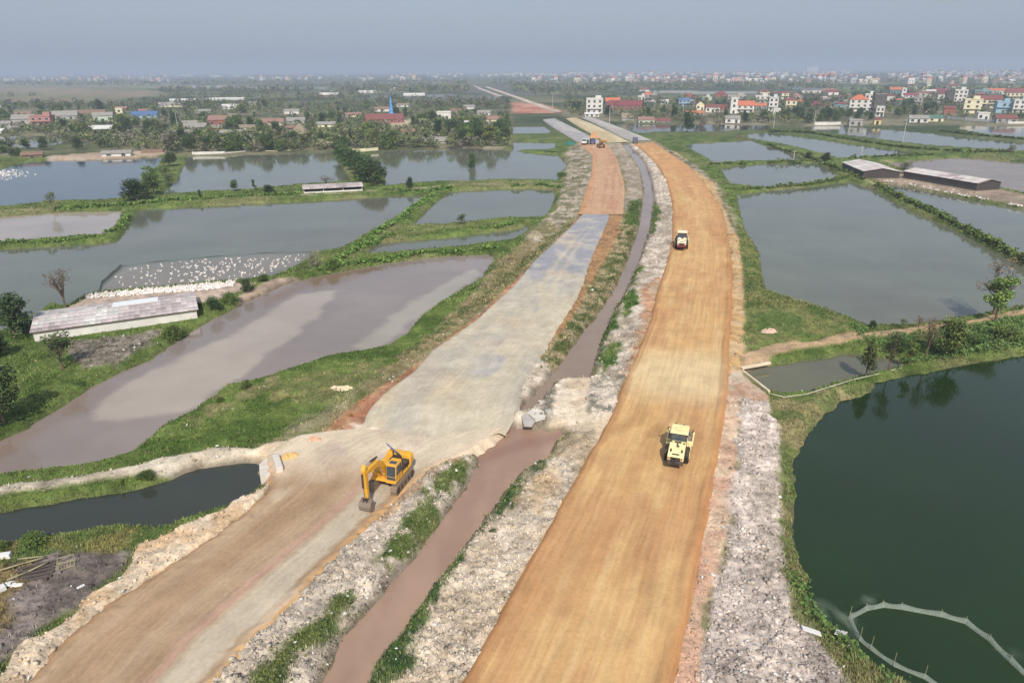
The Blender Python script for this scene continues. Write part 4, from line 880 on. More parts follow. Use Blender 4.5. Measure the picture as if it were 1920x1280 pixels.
def house(label, px, py, wpx, hpx, wall='white', roof='flat', rc='grey', rot=0.0, d=None, storeys=None, wins=None, name='house', cat='house', group=None, rise=None, ridge='x', frame=True, over=0.35):
    """house whose front foot stands at photo pixel (px, py); width and wall height given in photo pixels at that row"""
    p = G(px, py); k = pxm(py); w = wpx/k; h = hpx/k; d = d or min(max(w*0.8, 4.0), 11.0)
    view = math.atan2(p.x, p.y)
    o = empty(name, (p.x, p.y, p.z-0.1), -view*0.6+rot, label, cat, group)
    o.location += Vector((math.sin(view), math.cos(view), 0))*d/2
    wm = WALLS[wall]
    st = storeys or max(1, int(round(h/3.3)))
    MB().box((0, 0, h/2), (w, d, h)).build('wall', wm, o)
    rise = (0.22*min(w, d) if rise is None else rise)
    e = over
    if roof == 'flat':
        f = MB().box((0, 0, h+0.08), (w+0.3, d+0.3, 0.16)).build('roof', WALLS['grey'] if rc == 'grey' else ROOFS[rc], o)
        MB().box((0, -d/2, h+0.45), (w+0.24, 0.16, 0.6)).box((0, d/2, h+0.45), (w+0.24, 0.16, 0.6)).box((-w/2, 0, h+0.45), (0.16, d-0.2, 0.6)).box((w/2, 0, h+0.45), (0.16, d-0.2, 0.6)).build('parapet', wm, f)
        if w > 5 and h > 5: MB().box((w*0.22, d*0.2, h+1.3), (w*0.35, d*0.4, 2.3)).build('stair_tower', wm, o)
    elif roof == 'gable':
        if ridge == 'x':
            prof = [(-d/2-e, h-0.05), (0, h+rise), (d/2+e, h-0.05), (d/2+e, h+0.07), (0, h+rise+0.14), (-d/2-e, h+0.07)]
            MB().prism(prof, -w/2-e, w/2+e, axis='x').build('roof', ROOFS[rc], o)
            MB().prism([(-d/2, h), (d/2, h), (0, h+rise-0.05)], -w/2+0.01, w/2-0.01, axis='x').build('gable', wm, o)
        else:
            prof = [(-w/2-e, h-0.05), (0, h+rise), (w/2+e, h-0.05), (w/2+e, h+0.07), (0, h+rise+0.14), (-w/2-e, h+0.07)]
            MB().prism(prof, -d/2-e, d/2+e).build('roof', ROOFS[rc], o)
            MB().prism([(-w/2, h), (w/2, h), (0, h+rise-0.05)], -d/2+0.01, d/2-0.01).build('gable', wm, o)
    elif roof == 'hip':
        a = max(0.1, w/2-d/2)
        vs = [(-w/2-e, -d/2-e, h), (w/2+e, -d/2-e, h), (w/2+e, d/2+e, h), (-w/2-e, d/2+e, h), (-a, 0, h+rise*1.5), (a, 0, h+rise*1.5)]
        mesh_obj('roof', vs, [(0, 1, 5, 4), (1, 2, 5), (2, 3, 4, 5), (3, 0, 4), (3, 2, 1, 0)], ROOFS[rc], o)
    sh = h/st; n = wins if wins is not None else max(1, int(round(w/3.2)))
    ww, wh = min(1.5, w/max(n, 1)*0.5), min(1.6, sh*0.5)
    for s_ in range(st):
        for i in range(n):
            x = -w/2+(i+0.5)*w/n
            if s_ == 0 and i == n//2: win(o, x, -d/2-0.02, min(1.1, sh*0.42), min(1.3, ww*1.2), min(2.1, sh*0.8), nm='door', frame=frame)
            else: win(o, x, -d/2-0.02, s_*sh+sh*0.55, ww, wh, frame=frame)
        if n > 0 and d > 5 and wpx > 11:
            sd = 1 if p.x < 0 else -1
            for y in (-d*0.22, d*0.22): win(o, sd*(w/2+0.02), y, s_*sh+sh*0.55, min(1.3, d*0.2), wh, rz=math.pi/2, frame=frame)
    if st >= 2 and wpx > 12:
        bl = MB().box((0, -d/2-0.55, sh+0.05), (w*0.9, 1.1, 0.14)).build('balcony', wm, o)
        MB().box((0, -d/2-1.05, sh+0.55), (w*0.9, 0.08, 0.8)).build('railing', wm, bl)
    return o

HOUSES = [ # label, px, base row, width px, wall height px, wall, roof, roof colour, extras
 ('unfinished white concrete frame house nearest the far carriageway', 1114, 213, 30, 25, 'white', 'flat', 'grey', {'wins': 3}),
 ('low white outbuilding in front of the unfinished frame house', 1110, 219, 26, 5, 'white', 'gable', 'white', {'d': 4}),
 ('brick house with bright orange roof behind the long red roof', 1148, 200, 26, 9, 'brick', 'gable', 'orange', {'rise': 3}),
 ('long low house with dark red roof beside the orange roofed one', 1172, 206, 60, 8, 'brick', 'gable', 'darkred', {'rise': 3.5, 'd': 9}),
 ('tall narrow white house at the end of the long red roof', 1202, 195, 12, 13, 'white', 'flat', 'grey', {}),
 ('tiny pale gabled house behind the trees left of the village pole', 1224, 195, 11, 6, 'white', 'gable', 'brown', {'ridge': 'y'}),
 ('small pale house with whitish roof right of the tiny gabled house', 1246, 196, 13, 6, 'palegreen', 'gable', 'white', {}),
 ('blue grey house with blue roof left of the cream gable', 1282, 200, 20, 11, 'blue', 'gable', 'blue', {}),
 ('pale house with a small red roof behind the blue grey house', 1298, 191, 12, 7, 'grey', 'gable', 'red', {}),
 ('small cream house with pointed gable facing the ponds', 1312, 207, 14, 10, 'cream', 'gable', 'brown', {'ridge': 'y', 'wins': 2, 'rise': 2.6}),
 ('white house with three openings under a pinkish red roof', 1336, 211, 25, 9, 'white', 'gable', 'red', {'wins': 3}),
 ('low house with long rusty orange roof below the cream gable', 1303, 216, 32, 4, 'grey', 'gable', 'orange', {'d': 5}),
 ('grey flat block behind the tall white slab house', 1380, 192, 32, 11, 'grey', 'flat', 'grey', {}),
 ('tall white slab house with dark side windows', 1374, 213, 12, 26, 'white', 'flat', 'grey', {}),
 ('white house with orange tiled roof and three dark windows', 1396, 212, 30, 13, 'white', 'gable', 'orange', {'wins': 3, 'rise': 3}),
 ('low extension with orange roof right of the white tiled house', 1424, 204, 24, 5, 'white', 'gable', 'orange', {}),
 ('white house with dark windows behind the orange extension', 1427, 193, 24, 11, 'white', 'flat', 'grey', {'wins': 3}),
 ('pale violet house with dark roof behind the street lamp', 1447, 209, 16, 23, 'white', 'flat', 'slate', {'wins': 2}),
 ('small white pump house at the foot of the violet house', 1455, 216, 12, 10, 'white', 'flat', 'grey', {'wins': 1}),
 ('cream two storey house with red hipped roof among trees', 1481, 206, 18, 16, 'cream', 'hip', 'red', {'wins': 2}),
 ('long white shed on the far edge of the village', 1519, 175, 32, 5, 'white', 'gable', 'slate', {'wins': 3}),
 ('low building with brown red roof beside the far white shed', 1549, 175, 28, 4, 'brick', 'gable', 'rust', {'wins': 2}),
 ('tiny house with red roof half hidden in the village trees', 1550, 202, 13, 4, 'cream', 'gable', 'red', {'wins': 1}),
 ('white garden pavilion at the tree edge by the pond', 1519, 217, 10, 7, 'white', 'hip', 'white', {'wins': 1}),
 ('grey house with a red panel between trees', 1576, 207, 15, 11, 'teal', 'gable', 'red', {'wins': 2}),
 ('large white villa with bright orange hipped roof', 1607, 210, 30, 21, 'white', 'hip', 'orange', {'wins': 3}),
 ('narrow white three storey house right of the orange villa', 1625, 210, 14, 29, 'white', 'flat', 'grey', {'wins': 2}),
 ('dark grey tall house with white trim beside the narrow white one', 1644, 214, 20, 34, 'dark', 'flat', 'white', {'wins': 2}),
 ('white stepped annex in front of the dark grey tall house', 1648, 219, 13, 16, 'white', 'flat', 'grey', {'wins': 2}),
 ('grey hut with flat roof on the pond edge', 1602, 236, 22, 9, 'grey', 'flat', 'slate', {'wins': 2}),
 ('tiny yellow shed with red roof on the pond edge', 1643, 234, 11, 9, 'yellow', 'gable', 'red', {'wins': 1}),
 ('teal house with orange roof at the back of the village', 1679, 182, 23, 12, 'teal', 'gable', 'orange', {}),
 ('very narrow white tower house beside the teal house', 1692, 187, 7, 18, 'white', 'flat', 'grey', {'wins': 1}),
 ('white house with magenta red roof', 1706, 189, 19, 9, 'white', 'gable', 'magenta', {}),
 ('grey house with a white arched front', 1719, 198, 14, 13, 'grey', 'flat', 'slate', {'wins': 2}),
 ('cluster house with pale upper wall and red lean roof', 1741, 184, 16, 8, 'cream', 'gable', 'red', {}),
 ('house with wide dark crimson roof at the village back', 1760, 176, 24, 5, 'brick', 'gable', 'darkred', {}),
 ('white house with reddish roof left of the dark blue block', 1763, 194, 13, 15, 'white', 'gable', 'red', {'wins': 1}),
 ('dark blue grey windowless block house', 1777, 198, 13, 23, 'dark', 'flat', 'slate', {'wins': 0}),
 ('tall white house with long vertical windows', 1795, 198, 20, 25, 'white', 'flat', 'grey', {'wins': 3}),
 ('cream yellow two storey house with four dark windows', 1818, 213, 27, 23, 'cream', 'flat', 'grey', {'wins': 2}),
 ('cream house under a wide bright red roof', 1850, 203, 38, 14, 'cream', 'gable', 'red', {'rise': 3}),
 ('teal and white house behind the bright red roof', 1838, 182, 24, 10, 'teal', 'flat', 'white', {}),
 ('long house with faded orange roof at the skyline right', 1870, 177, 36, 6, 'white', 'gable', 'orange', {}),
 ('large house with brick red roof at the right edge', 1906, 188, 36, 12, 'cream', 'gable', 'red', {'rise': 4}),
 ('light blue house with one dark window', 1877, 212, 22, 18, 'blue', 'flat', 'grey', {'wins': 1}),
 ('white house with grey slab roof at the right edge', 1910, 213, 26, 22, 'white', 'flat', 'slate', {'wins': 3}),
 ('white porch house below the cream yellow house', 1840, 225, 18, 11, 'white', 'flat', 'grey', {'wins': 2}),
 ('low house with long brownish red roof above the pond wall', 1882, 231, 32, 8, 'grey', 'gable', 'red', {'wins': 3}),
 ('long grey roofed shed with white wall by the lawn', 1720, 230, 30, 7, 'white', 'gable', 'grey', {'wins': 3}),
 ('green roofed shed with cream wall by the lawn', 1750, 228, 25, 6, 'cream', 'gable', 'green', {'wins': 2}),
 ('small brick house with red roof below the dark blue block', 1778, 214, 17, 10, 'brick', 'gable', 'red', {'wins': 1}),
 ('ruined pale grey hut with sloping sides at the dark pond', 1176, 231, 22, 9, 'grey', 'gable', 'thatch', {'wins': 1, 'rise': 3}),
 ('grey green shed with rusty roof on the dark pond edge', 1210, 235, 30, 10, 'palegreen', 'gable', 'rust', {'wins': 3}),
 ('weathered grey shed with small red roof right of the rusty one', 1243, 235, 26, 8, 'grey', 'gable', 'red', {'wins': 2}),
 ('weathered pale hut behind the grey brush', 1372, 231, 26, 8, 'white', 'gable', 'grey', {'wins': 2}),
 # left side
 ('pink red two storey house by the far left pond', 83, 236, 35, 17, 'pink', 'flat', 'red', {'wins': 3}),
 ('grey green barn left of the pink house', 48, 233, 38, 10, 'grey', 'gable', 'grey', {'wins': 1, 'rise': 2.5}),
 ('broad barn with pale grey gable roof behind the pink house', 124, 224, 44, 7, 'grey', 'gable', 'grey', {'wins': 2, 'rise': 3}),
 ('long barn with brown grey roof left of the blue roof', 174, 218, 50, 5, 'brown', 'gable', 'brown', {'wins': 3, 'rise': 2.5}),
 ('pale grey house front under the brown roofed barn', 196, 229, 34, 12, 'palegreen', 'gable', 'grey', {'wins': 3}),
 ('open shed with bright white roof', 188, 249, 48, 7, 'dark', 'gable', 'white', {'wins': 0, 'rise': 1.6}),
 ('long shed with bright blue roof', 273, 222, 46, 6, 'blue', 'gable', 'blue', {'wins': 3}),
 ('tiny pale tower house left of the blue roof', 226, 219, 12, 14, 'cream', 'flat', 'grey', {'wins': 1}),
 ('grey roofed hut at the left picture edge', 8, 238, 26, 6, 'grey', 'gable', 'grey', {'wins': 1}),
 ('low white walled duck shed on the blue pond shore', 221, 293, 50, 6, 'white', 'gable', 'grey', {'wins': 2, 'd': 5, 'rise': 0.8}),
 ('whitewashed shed at the corner of the blue pond', 288, 293, 36, 7, 'white', 'gable', 'brown', {'wins': 2, 'd': 5, 'rise': 1.0}),
 ('small dark hut on the left end of the blue pond shore', 62, 296, 34, 6, 'brown', 'gable', 'brown', {'wins': 1, 'd': 4, 'rise': 0.9}),
 ('brick building with faded pink roof in the left trees', 416, 236, 42, 11, 'brick', 'gable', 'rust', {'wins': 3}),
 ('grey roofed sheds beside the left lamp pole', 368, 245, 40, 6, 'grey', 'gable', 'grey', {'wins': 2}),
 ('house with pale pink red roof left of the thatched barn', 514, 237, 40, 7, 'cream', 'gable', 'rust', {'wins': 2}),
 ('long white roofed farm shed far in the left fields', 343, 190, 48, 2.5, 'white', 'gable', 'white', {'wins': 0, 'd': 8, 'rise': 1.2}),
 ('very long white roofed farm shed behind the left trees', 423, 188, 70, 2.5, 'white', 'gable', 'white', {'wins': 0, 'd': 8, 'rise': 1.2}),
 ('small bright white shed among left trees', 433, 205, 30, 4, 'white', 'gable', 'white', {'wins': 0}),
 ('short white shed right of the bright white one', 472, 197, 18, 3, 'white', 'gable', 'white', {'wins': 0}),
 ('pale long shed above the left lamp pole', 322, 201, 44, 4, 'cream', 'gable', 'grey', {'wins': 0}),
 ('low pale roofed house right of the pink red roof', 556, 232, 34, 5, 'grey', 'gable', 'grey', {'wins': 2}),
 ('brown waterside hut at the end of the tree row', 611, 284, 28, 13, 'brown', 'gable', 'thatch', {'wins': 1, 'd': 5}),
 ('grey brown thatched barn', 564, 259, 31, 8, 'brown', 'hip', 'thatch', {'wins': 0, 'rise': 3}),
 ('long red roofed temple hall behind the sandy yard', 722, 231, 70, 7, 'brick', 'gable', 'red', {'wins': 5, 'rise': 3, 'd': 9}),
 ('small white house with two arches right of the temple', 833, 224, 27, 12, 'white', 'flat', 'grey', {'wins': 2}),
 ('long low grey roofed barn behind the right tree belt', 808, 269, 62, 4, 'grey', 'gable', 'grey', {'wins': 0, 'd': 7}),
 ('brownish far shed with pale roof left of the wide pond strip', 618, 182, 36, 4, 'brown', 'gable', 'white', {'wins': 0}),
 ('thin white far shed above the temple', 690, 175, 35, 2.2, 'white', 'gable', 'white', {'wins': 0, 'd': 9}),
 ('small white far shed right above the temple spire', 739, 169, 16, 2.2, 'white', 'gable', 'white', {'wins': 0, 'd': 9}),
 ('thin pale far shed by the far pond strip', 777, 180, 40, 2.0, 'white', 'gable', 'white', {'wins': 0, 'd': 9}),
 ('pale far shed left of the far carriageway', 880, 205, 20, 4, 'white', 'gable', 'grey', {'wins': 0}),
 ('low pale house with orange yard by the small far pond', 925, 228, 30, 4, 'cream', 'gable', 'rust', {'wins': 2}),
 ('small red roofed house by the orange yard', 908, 216, 24, 4, 'white', 'gable', 'grey', {'wins': 2}),
]
for lb, px, py, w, h, wl_, rf, rc, ex in HOUSES:
    nm = 'shed' if any(t in lb for t in (' shed', 'barn', ' hut', 'outbuilding')) else 'house'
    house(lb, px, py, w, h, wl_, rf, rc, rot=random.uniform(-0.12, 0.12), name=nm, cat=nm, frame=(w > 13 and py > 185), **ex)

HPX = [(px, py, w) for _, px, py, w, *_r in HOUSES]
USED = set()
def rel_label(desc, px, py, fallback):
    """'<desc> right of the <nearest described house>' when that is short and not yet taken"""
    best = sorted((abs(px-a)/1.0+abs(py-b)*3.0, lb, a, b, w) for lb, a, b, w, *_r in HOUSES)[:3]
    for dist, lb, a, b, w in best:
        if dist > 75: break
        side = 'right of' if px > a+w*0.5 else 'left of' if px < a-w*0.5 else 'behind' if py < b else 'in front of'
        t = f'{desc} {side} the {lb}'
        if len(t.split()) <= 16 and t not in USED: USED.add(t); return t
    return fallback
rv = random.Random(17); ninf = 0
while ninf < 44:
    px = rv.uniform(1200, 1925); py = rv.uniform(168, 206)
    if px < 1500 and py < 184 and rv.random() < 0.7: continue
    if any(abs(px-a) < w*0.35+3 and abs(py-b) < 4 for a, b, w in HPX): continue
    w = rv.uniform(11, 20); h = rv.choice((4, 6, 9, 12))*(0.6+0.4*(py-150)/55); HPX.append((px, py, w)); back = py < 188
    wl_ = rv.choice(('white', 'white', 'cream', 'grey', 'palegreen', 'teal', 'brick')); rf = rv.choice(('gable', 'gable', 'flat', 'hip')); rc = rv.choice(('red', 'darkred', 'orange', 'rust', 'grey', 'slate', 'white', 'brown'))
    house(rel_label('small %s house' % wl_.replace('palegreen', 'pale green'), px, py, 'small house packed into the back rows of the right village' if back else 'small house half hidden by trees in the middle of the right village'), px, py, w, h, wl_, rf, rc, rot=rv.uniform(-0.4, 0.4), wins=rv.choice((1, 2)), frame=False, group='houses in the back rows of the right village' if back else 'half hidden houses of the right village'); ninf += 1
ninf = 0
while ninf < 26:
    px = rv.uniform(-10, 950); py = rv.uniform(200, 262)
    if any(abs(px-a) < w*0.5+12 and abs(py-b) < 7 for a, b, w in HPX) or (715 < px < 800 and 215 < py < 250) or G(px, py).z < -0.2: continue
    w = rv.uniform(18, 36)*(py-110)/120; HPX.append((px, py, w)); wl_ = rv.choice(('grey', 'cream', 'brown', 'white', 'brick')); rc = rv.choice(('grey', 'grey', 'rust', 'brown', 'white', 'thatch'))
    house(rel_label('low %s farm shed' % wl_, px, py, 'low farm shed half hidden by scrub on the left plain'), px, py, w, w*rv.uniform(0.12, 0.2), wl_, 'gable', rc, rot=rv.uniform(-0.5, 0.5), wins=rv.choice((0, 1, 2)), frame=False, d=6, rise=1.3, name='shed', cat='shed', group='low farm sheds of the left plain'); ninf += 1
# the blue wrapped spire behind the temple hall
p = G(732, 226); k = pxm(226); sp = empty('spire', (p.x, p.y+6, p.z), 0, 'tall blue spire rising behind the red roofed temple', 'spire')
M_SPIRE = mat('blue_wrap', srgb(96,158,214), 0.6, 0.15, 0.8)
m = MB(); zz = 0
for i in range(6):
    r0, hh = 1.7-0.2*i, 2.1; m.tube((0, 0, zz), (0, 0, zz+hh), r0, r0*0.9, 10); zz += hh-0.02
m.build('tower', M_SPIRE, sp); rm = MB()
zz = 0
for i in range(6):
    zz += 2.08; e = MB().tube((0, 0, zz-0.1), (0, 0, zz+0.1), 1.85-0.2*i, 1.8-0.2*i, 10).build('tier', M_SPIRE, sp)
MB().tube((0, 0, zz), (0, 0, zz+2.4), 0.5, 0.05, 8).build('finial', M_SPIRE, sp)

# walls
def wall_run(label, pts, h, t, m, name='boundary_wall', cat='wall', z=None):
    q = [G(*p_) for p_ in pts]; o = empty(name, q[0], 0, label, cat); o['kind'] = 'thing'
    for a, b in zip(q[:-1], q[1:]):
        d = b-a; L = d.length; c = (a+b)/2-q[0]
        MB().box((c.x, c.y, c.z+h/2-0.15), (L, t, h+0.3), rz=math.atan2(d.y, d.x)).build('wall_panel', m, o)
        MB().box((a.x-q[0].x, a.y-q[0].y, a.z-q[0].z+h/2), (t*1.8, t*1.8, h+0.25), rz=math.atan2(d.y, d.x)).build('pillar', m, o)
    return o
wall_run('long white boundary wall along the village pond on the right', [(1777, 223), (1810, 226), (1850, 229), (1890, 232), (1925, 235)], 1.5, 0.25, WALLS['white'])
wall_run('low white wall on the shore below the village trees', [(1528, 234), (1552, 234), (1576, 234)], 1.5, 0.25, WALLS['white'])
wall_run('low pinkish brick wall at the end of the tree row', [(662, 285), (685, 284), (709, 282)], 1.1, 0.3, WALLS['cream'])
wall_run('pale shore wall at the left of the tree row', [(480, 287), (520, 286), (563, 285)], 0.9, 0.3, WALLS['cream'])
wall_run('low white quay wall under the left tree belt', [(362, 289), (420, 288), (478, 287)], 0.8, 0.3, WALLS['white'])

# poles with street lamps and power poles
M_POLE = mat('concrete_pole', srgb(176,174,168), 0.8, 0.12, 1.0)
def pole(label, px, py, top, lamp=True):
    p = G(px, py); h = (py-top)/(pxm(py)*math.cos(math.atan2(H, p.y)*0.9)); o = empty('lamp_post' if lamp else 'power_pole', p, 0, label, 'pole')
    MB().tube((0, 0, -0.2), (0, 0, h), 0.20, 0.12, 8).build('post', M_POLE, o)
    if lamp:
        MB().tube((0, 0, h-0.1), (0.9, -0.3, h+0.2), 0.07, 0.05, 6).build('arm', M_POLE, o)
        MB().box((1.1, -0.36, h+0.2), (0.7, 0.3, 0.14), rz=-0.3).build('lamp_head', M_TWHITE, o)
    else:
        MB().box((0, 0, h-0.4), (1.8, 0.14, 0.14)).build('crossarm', M_POLE, o)
        for x in (-0.75, 0, 0.75): MB().tube((x, 0, h-0.33), (x, 0, h-0.08), 0.06, 0.05, 6).build('insulator', M_DARK, o)
    return o
for a in (('grey pole with white lamp among the left trees', 334, 244, 212), ('lone pole standing in the pond right of the village', 1692, 268, 224), ('lamp post left of the white pump house', 1450, 240, 213),
          ('lamp post by the white garden pavilion', 1526, 234, 211), ('lamp post at the dark pond beside the far carriageway', 1142, 243, 203), ('thin pole in front of the village trees behind the dark pond', 1226, 210, 189),
          ('pole left of the cream gable house', 1281, 213, 188)): pole(*a)
for a in (('power pole at the edge of the red earth yard', 1036, 203, 178), ('power pole standing in the water left of the grey duck sheds', 1488, 300, 282), ('power pole on the dike in front of the large pond', 1614, 296, 276), ('thin power pole by the pond hut', 1592, 246, 220)): pole(*a, lamp=False)

# ------------------------------------------------------------------ duck sheds built sheet by sheet
def sheet_shed(label, corners, eave, rise, length_n, rows, wallm, roofcols, open_front=False, name='duck_shed', over=0.25, seed=3):
    """corners: front-left, front-right, back-left as photo pixels of the wall foot"""
    a, b, c = (G(*q) for q in corners); rr = random.Random(seed)
    ux = (b-a); L = math.hypot(ux.x, ux.y); ang_ = math.atan2(ux.y, ux.x); W = abs(((c-a)-(c-a).project(ux)).length)
    o = empty(name, (a.x, a.y, min(a.z, b.z)-0.05), ang_, label, 'shed')
    t = 0.16
    MB().box((L/2, W-t/2, eave/2), (L, t, eave)).build('back_wall', wallm, o)
    if not open_front: MB().box((L/2, t/2, eave/2), (L, t, eave)).build('front_wall', wallm, o)
    else:
        MB().box((L/2, t/2, 0.25), (L, t, 0.5)).build('front_wall', wallm, o)
        n = max(3, int(L/4))
        for i in range(n+1): MB().box((min(max(i*L/n, 0.08), L-0.08), 0.08, eave/2), (0.14, 0.14, eave)).build('post', wallm, o)
    for x in (t/2, L-t/2):
        MB().prism([(t+0.002, 0.0), (W-t-0.002, 0.0), (W-t-0.002, eave), (W/2, eave+rise-0.06), (t+0.002, eave)], x-t/2, x+t/2, axis='x').build('end_wall', wallm if wallm is not WALLS['dark'] else mat('open_end_shade', srgb(72,66,62), 0.9, 0.3, 2.0), o)  # dark sheds: near-black end walls stand in for the shade of open ends
    rf = MB().prism([(-over, eave-0.04), (W/2, eave+rise-0.04), (W+over, eave-0.04), (W+over, eave-0.10), (W/2, eave+rise-0.12), (-over, eave-0.10)], -over, L+over, axis='x').build('roof', mat('shed_rafters', srgb(120,104,88), 0.9), o)
    sl = math.hypot(W/2+over, rise); sw = (L+2*over)/length_n; shh = sl/rows; ang = math.atan2(rise, W/2+over)
    mesh_ = {}
    for cm in set(roofcols):
        mb = MB(); nseg = 6
        vs = []; fs = []
        for i in range(nseg*2+1):
            x = -sw*0.52+sw*1.04*i/(nseg*2); z = 0.025 if i % 2 else 0.0
            vs += [(x, -shh*0.54, z), (x, shh*0.54, z), (x, -shh*0.54, z+0.02), (x, shh*0.54, z+0.02)]
        for i in range(nseg*2):
            k = i*4; fs += [(k+2, k+6, k+7, k+3), (k, k+1, k+5, k+4), (k, k+4, k+6, k+2), (k+1, k+3, k+7, k+5)]
        me = bpy.data.meshes.new('sheet'); me.from_pydata(vs, [], fs); me.materials.append(ROOFSHEET[cm]); mesh_[cm] = me
    for side in (0, 1):
        for r_ in range(rows):
            for i in range(length_n):
                s = (r_+0.5)*shh
                y = -over+s*math.cos(ang) if side == 0 else W+over-s*math.cos(ang)
                z = eave-0.0+s*math.sin(ang)+0.02*(r_ % 2)+rr.uniform(0, 0.015)
                ob = bpy.data.objects.new('sheet', mesh_[roofcols[int(len(roofcols)*min(0.999, max(0, 1.7*float(fbm(np.array([i*0.22+seed]), np.array([r_*0.5+side*3.0]), seed, 3)[0])-0.35+rr.uniform(-0.12, 0.12))))]]); COL.objects.link(ob); ob.parent = rf
                ob.location = (-over+(i+0.5)*sw, y, z+0.015); ob.rotation_euler = ((ang if side == 0 else -ang)+rr.uniform(-0.01, 0.01), rr.uniform(-0.01, 0.01), rr.uniform(-0.02, 0.02))
    MB().box((L/2, W/2, eave+rise+0.05), (L+2*over, 0.34, 0.05)).build('ridge_cap', ROOFSHEET['a'], rf)
    return o, L, W
ROOFSHEET = {k: mat('fibre_cement_'+k, srgb(*c), 0.9, 0.42, 1.1, bump=0.2, objrand=0.16) for k, c in dict(a=(190,180,176), b=(178,166,163), c=(160,148,146), d=(204,199,194), e=(182,180,173)).items()}
shed, SL, SW = sheet_shed('long whitewashed duck shed with patched grey sheet roof in the left foreground', [(66, 641), (372, 603), (110, 598)], 1.75, 0.5, 30, 4, WALLS['white'], ['c', 'b', 'b', 'a', 'a', 'e', 'd'])
M_TARPW = mat('white_tarpaulin', srgb(232,234,232), 0.6, 0.06, 1.0)
tp = MB().prism([(SW/2+0.1, 1.75+0.5+0.09), (SW-0.6, 1.75+0.17), (SW-0.6, 1.75+0.21), (SW/2+0.1, 1.75+0.5+0.13)], SL*0.46, SL*0.76, axis='x').build('white_sheet', M_TARPW, None, label='white plastic sheet spread over the duck shed roof', cat='plastic sheet')
tp.matrix_world = shed.matrix_basis.copy()
sheet_shed('dark sided duck shed with pale roof by the brown pond', [(1578, 316), (1618, 334), (1612, 306)], 2.0, 0.9, 16, 2, WALLS['dark'], ['c', 'b', 'a', 'e', 'd'], seed=5)
sheet_shed('long narrow dark duck shed between the brown pond and the duck bank', [(1693, 334), (1830, 358), (1706, 327)], 2.0, 0.8, 26, 2, WALLS['dark'], ['c', 'b', 'a', 'e', 'a'], seed=6)
sheet_shed('low pale walled shed with reddish roof on the dike behind the broad pond', [(570, 363), (680, 358), (575, 356)], 1.25, 0.6, 18, 2, WALLS['white'], ['c', 'c', 'b', 'b', 'a'], open_front=True, seed=7)

# ------------------------------------------------------------------ concrete works and debris
M_CONC = mat('pale_concrete', srgb(206,198,186), 0.85, 0.15, 1.2, bump=0.1)
M_CONCD = mat('stained_concrete', srgb(176,170,160), 0.85, 0.2, 1.0, bump=0.1)
M_TANC = mat('sandy_concrete', srgb(214,198,170), 0.9, 0.2, 1.2, bump=0.2)
def slab(name, label, cat, pts, z0, h, m):
    """free outline slab, top at z0+h"""
    q = [P(x, y, z0+h) for x, y in pts]; o0 = sum(q, Vector())/len(q); n = len(q)
    vs = [(v.x-o0.x, v.y-o0.y, 0) for v in q]+[(v.x-o0.x, v.y-o0.y, h) for v in q]
    f = [tuple(range(n, 2*n))]+[(i, (i+1) % n, (i+1) % n+n, i+n) for i in range(n)]
    me = bpy.data.meshes.new(name); me.from_pydata(vs, [], f); bm = bmesh.new(); bm.from_mesh(me); bmesh.ops.recalc_face_normals(bm, faces=bm.faces[:]); bm.to_mesh(me); bm.free()
    return link_mesh(name, me, m, label=label, cat=cat, loc=(o0.x, o0.y, z0))
def pbox(name, label, cat, a, b, w, h, m, z=None, lift=0.0):
    """bar from pixel a to pixel b"""
    qa = G(*a) if z is None else P(*a, z); qb = G(*b) if z is None else P(*b, z); d = qb-qa
    o = MB().box((0, 0, h/2), (d.length, w, h), ry=-math.atan2(d.z, math.hypot(d.x, d.y))).build(name, m, None, bevel=min(w, h)*0.15, label=label, cat=cat)
    o.location = (qa+qb)/2+Vector((0, 0, lift)); o.rotation_euler = (0, 0, math.atan2(d.y, d.x)); return o
pbox('parapet', 'white concrete parapet at the end of the dark channel', 'parapet', (518, 862), (526, 888), 0.55, 0.6, M_CONC, 0.65)
slab('apron', 'pale concrete apron above the dark channel', 'concrete slab', [(486, 870), (500, 858), (520, 862), (526, 886), (517, 890), (487, 889)], -0.3, 0.95, M_CONC)
slab('culvert_slab', 'pale culvert slab lying at the head of the narrow canal', 'concrete slab', [(986, 771), (1012, 766), (1022, 780), (1004, 786)], 0.7, 0.3, M_CONC)
slab('culvert_slab', 'tilted bluish slab below the pale culvert slab', 'concrete slab', [(978, 779), (986, 774), (1003, 789), (998, 797), (982, 796)], 0.72, 0.18, M_CONCD)
pbox('pipe_end', 'dark round pipe end beside the culvert slab', 'pipe', (1026, 776), (1032, 781), 0.6, 0.55, M_CONCD, 0.7)
pbox('headwall', 'white concrete edge along the small pond by the road', 'headwall', (1392, 698), (1442, 737), 0.22, 0.3, M_TANC, 0.1)
pbox('headwall', 'short white concrete wall at the top of the small pond', 'headwall', (1390, 692), (1444, 682), 0.4, 0.25, M_TANC, 0.05)
M_PIPE = mat('white_pipe', srgb(214,212,204), 0.6, 0.1)
def pipe(name, label, cat, pts, r, m, z=None, lift=0.0):
    q = [(G(*p_) if z is None else P(*p_, z))+Vector((0, 0, lift+r)) for p_ in pts]; mb = MB()
    for a, b in zip(q[:-1], q[1:]): mb.tube(a-q[0], b-q[0], r, r, 7)
    return mb.build(name, m, None, smooth=True, label=label, cat=cat, loc=q[0])
pipe('pipe', 'long white pipe curving along the bank between the two right ponds', 'pipe', [(1440, 740), (1470, 747), (1510, 742), (1555, 728), (1600, 714), (1640, 705), (1690, 692)], 0.05, mat('dusty_pipe', srgb(190,184,164), 0.8, 0.15), None, 0.12)
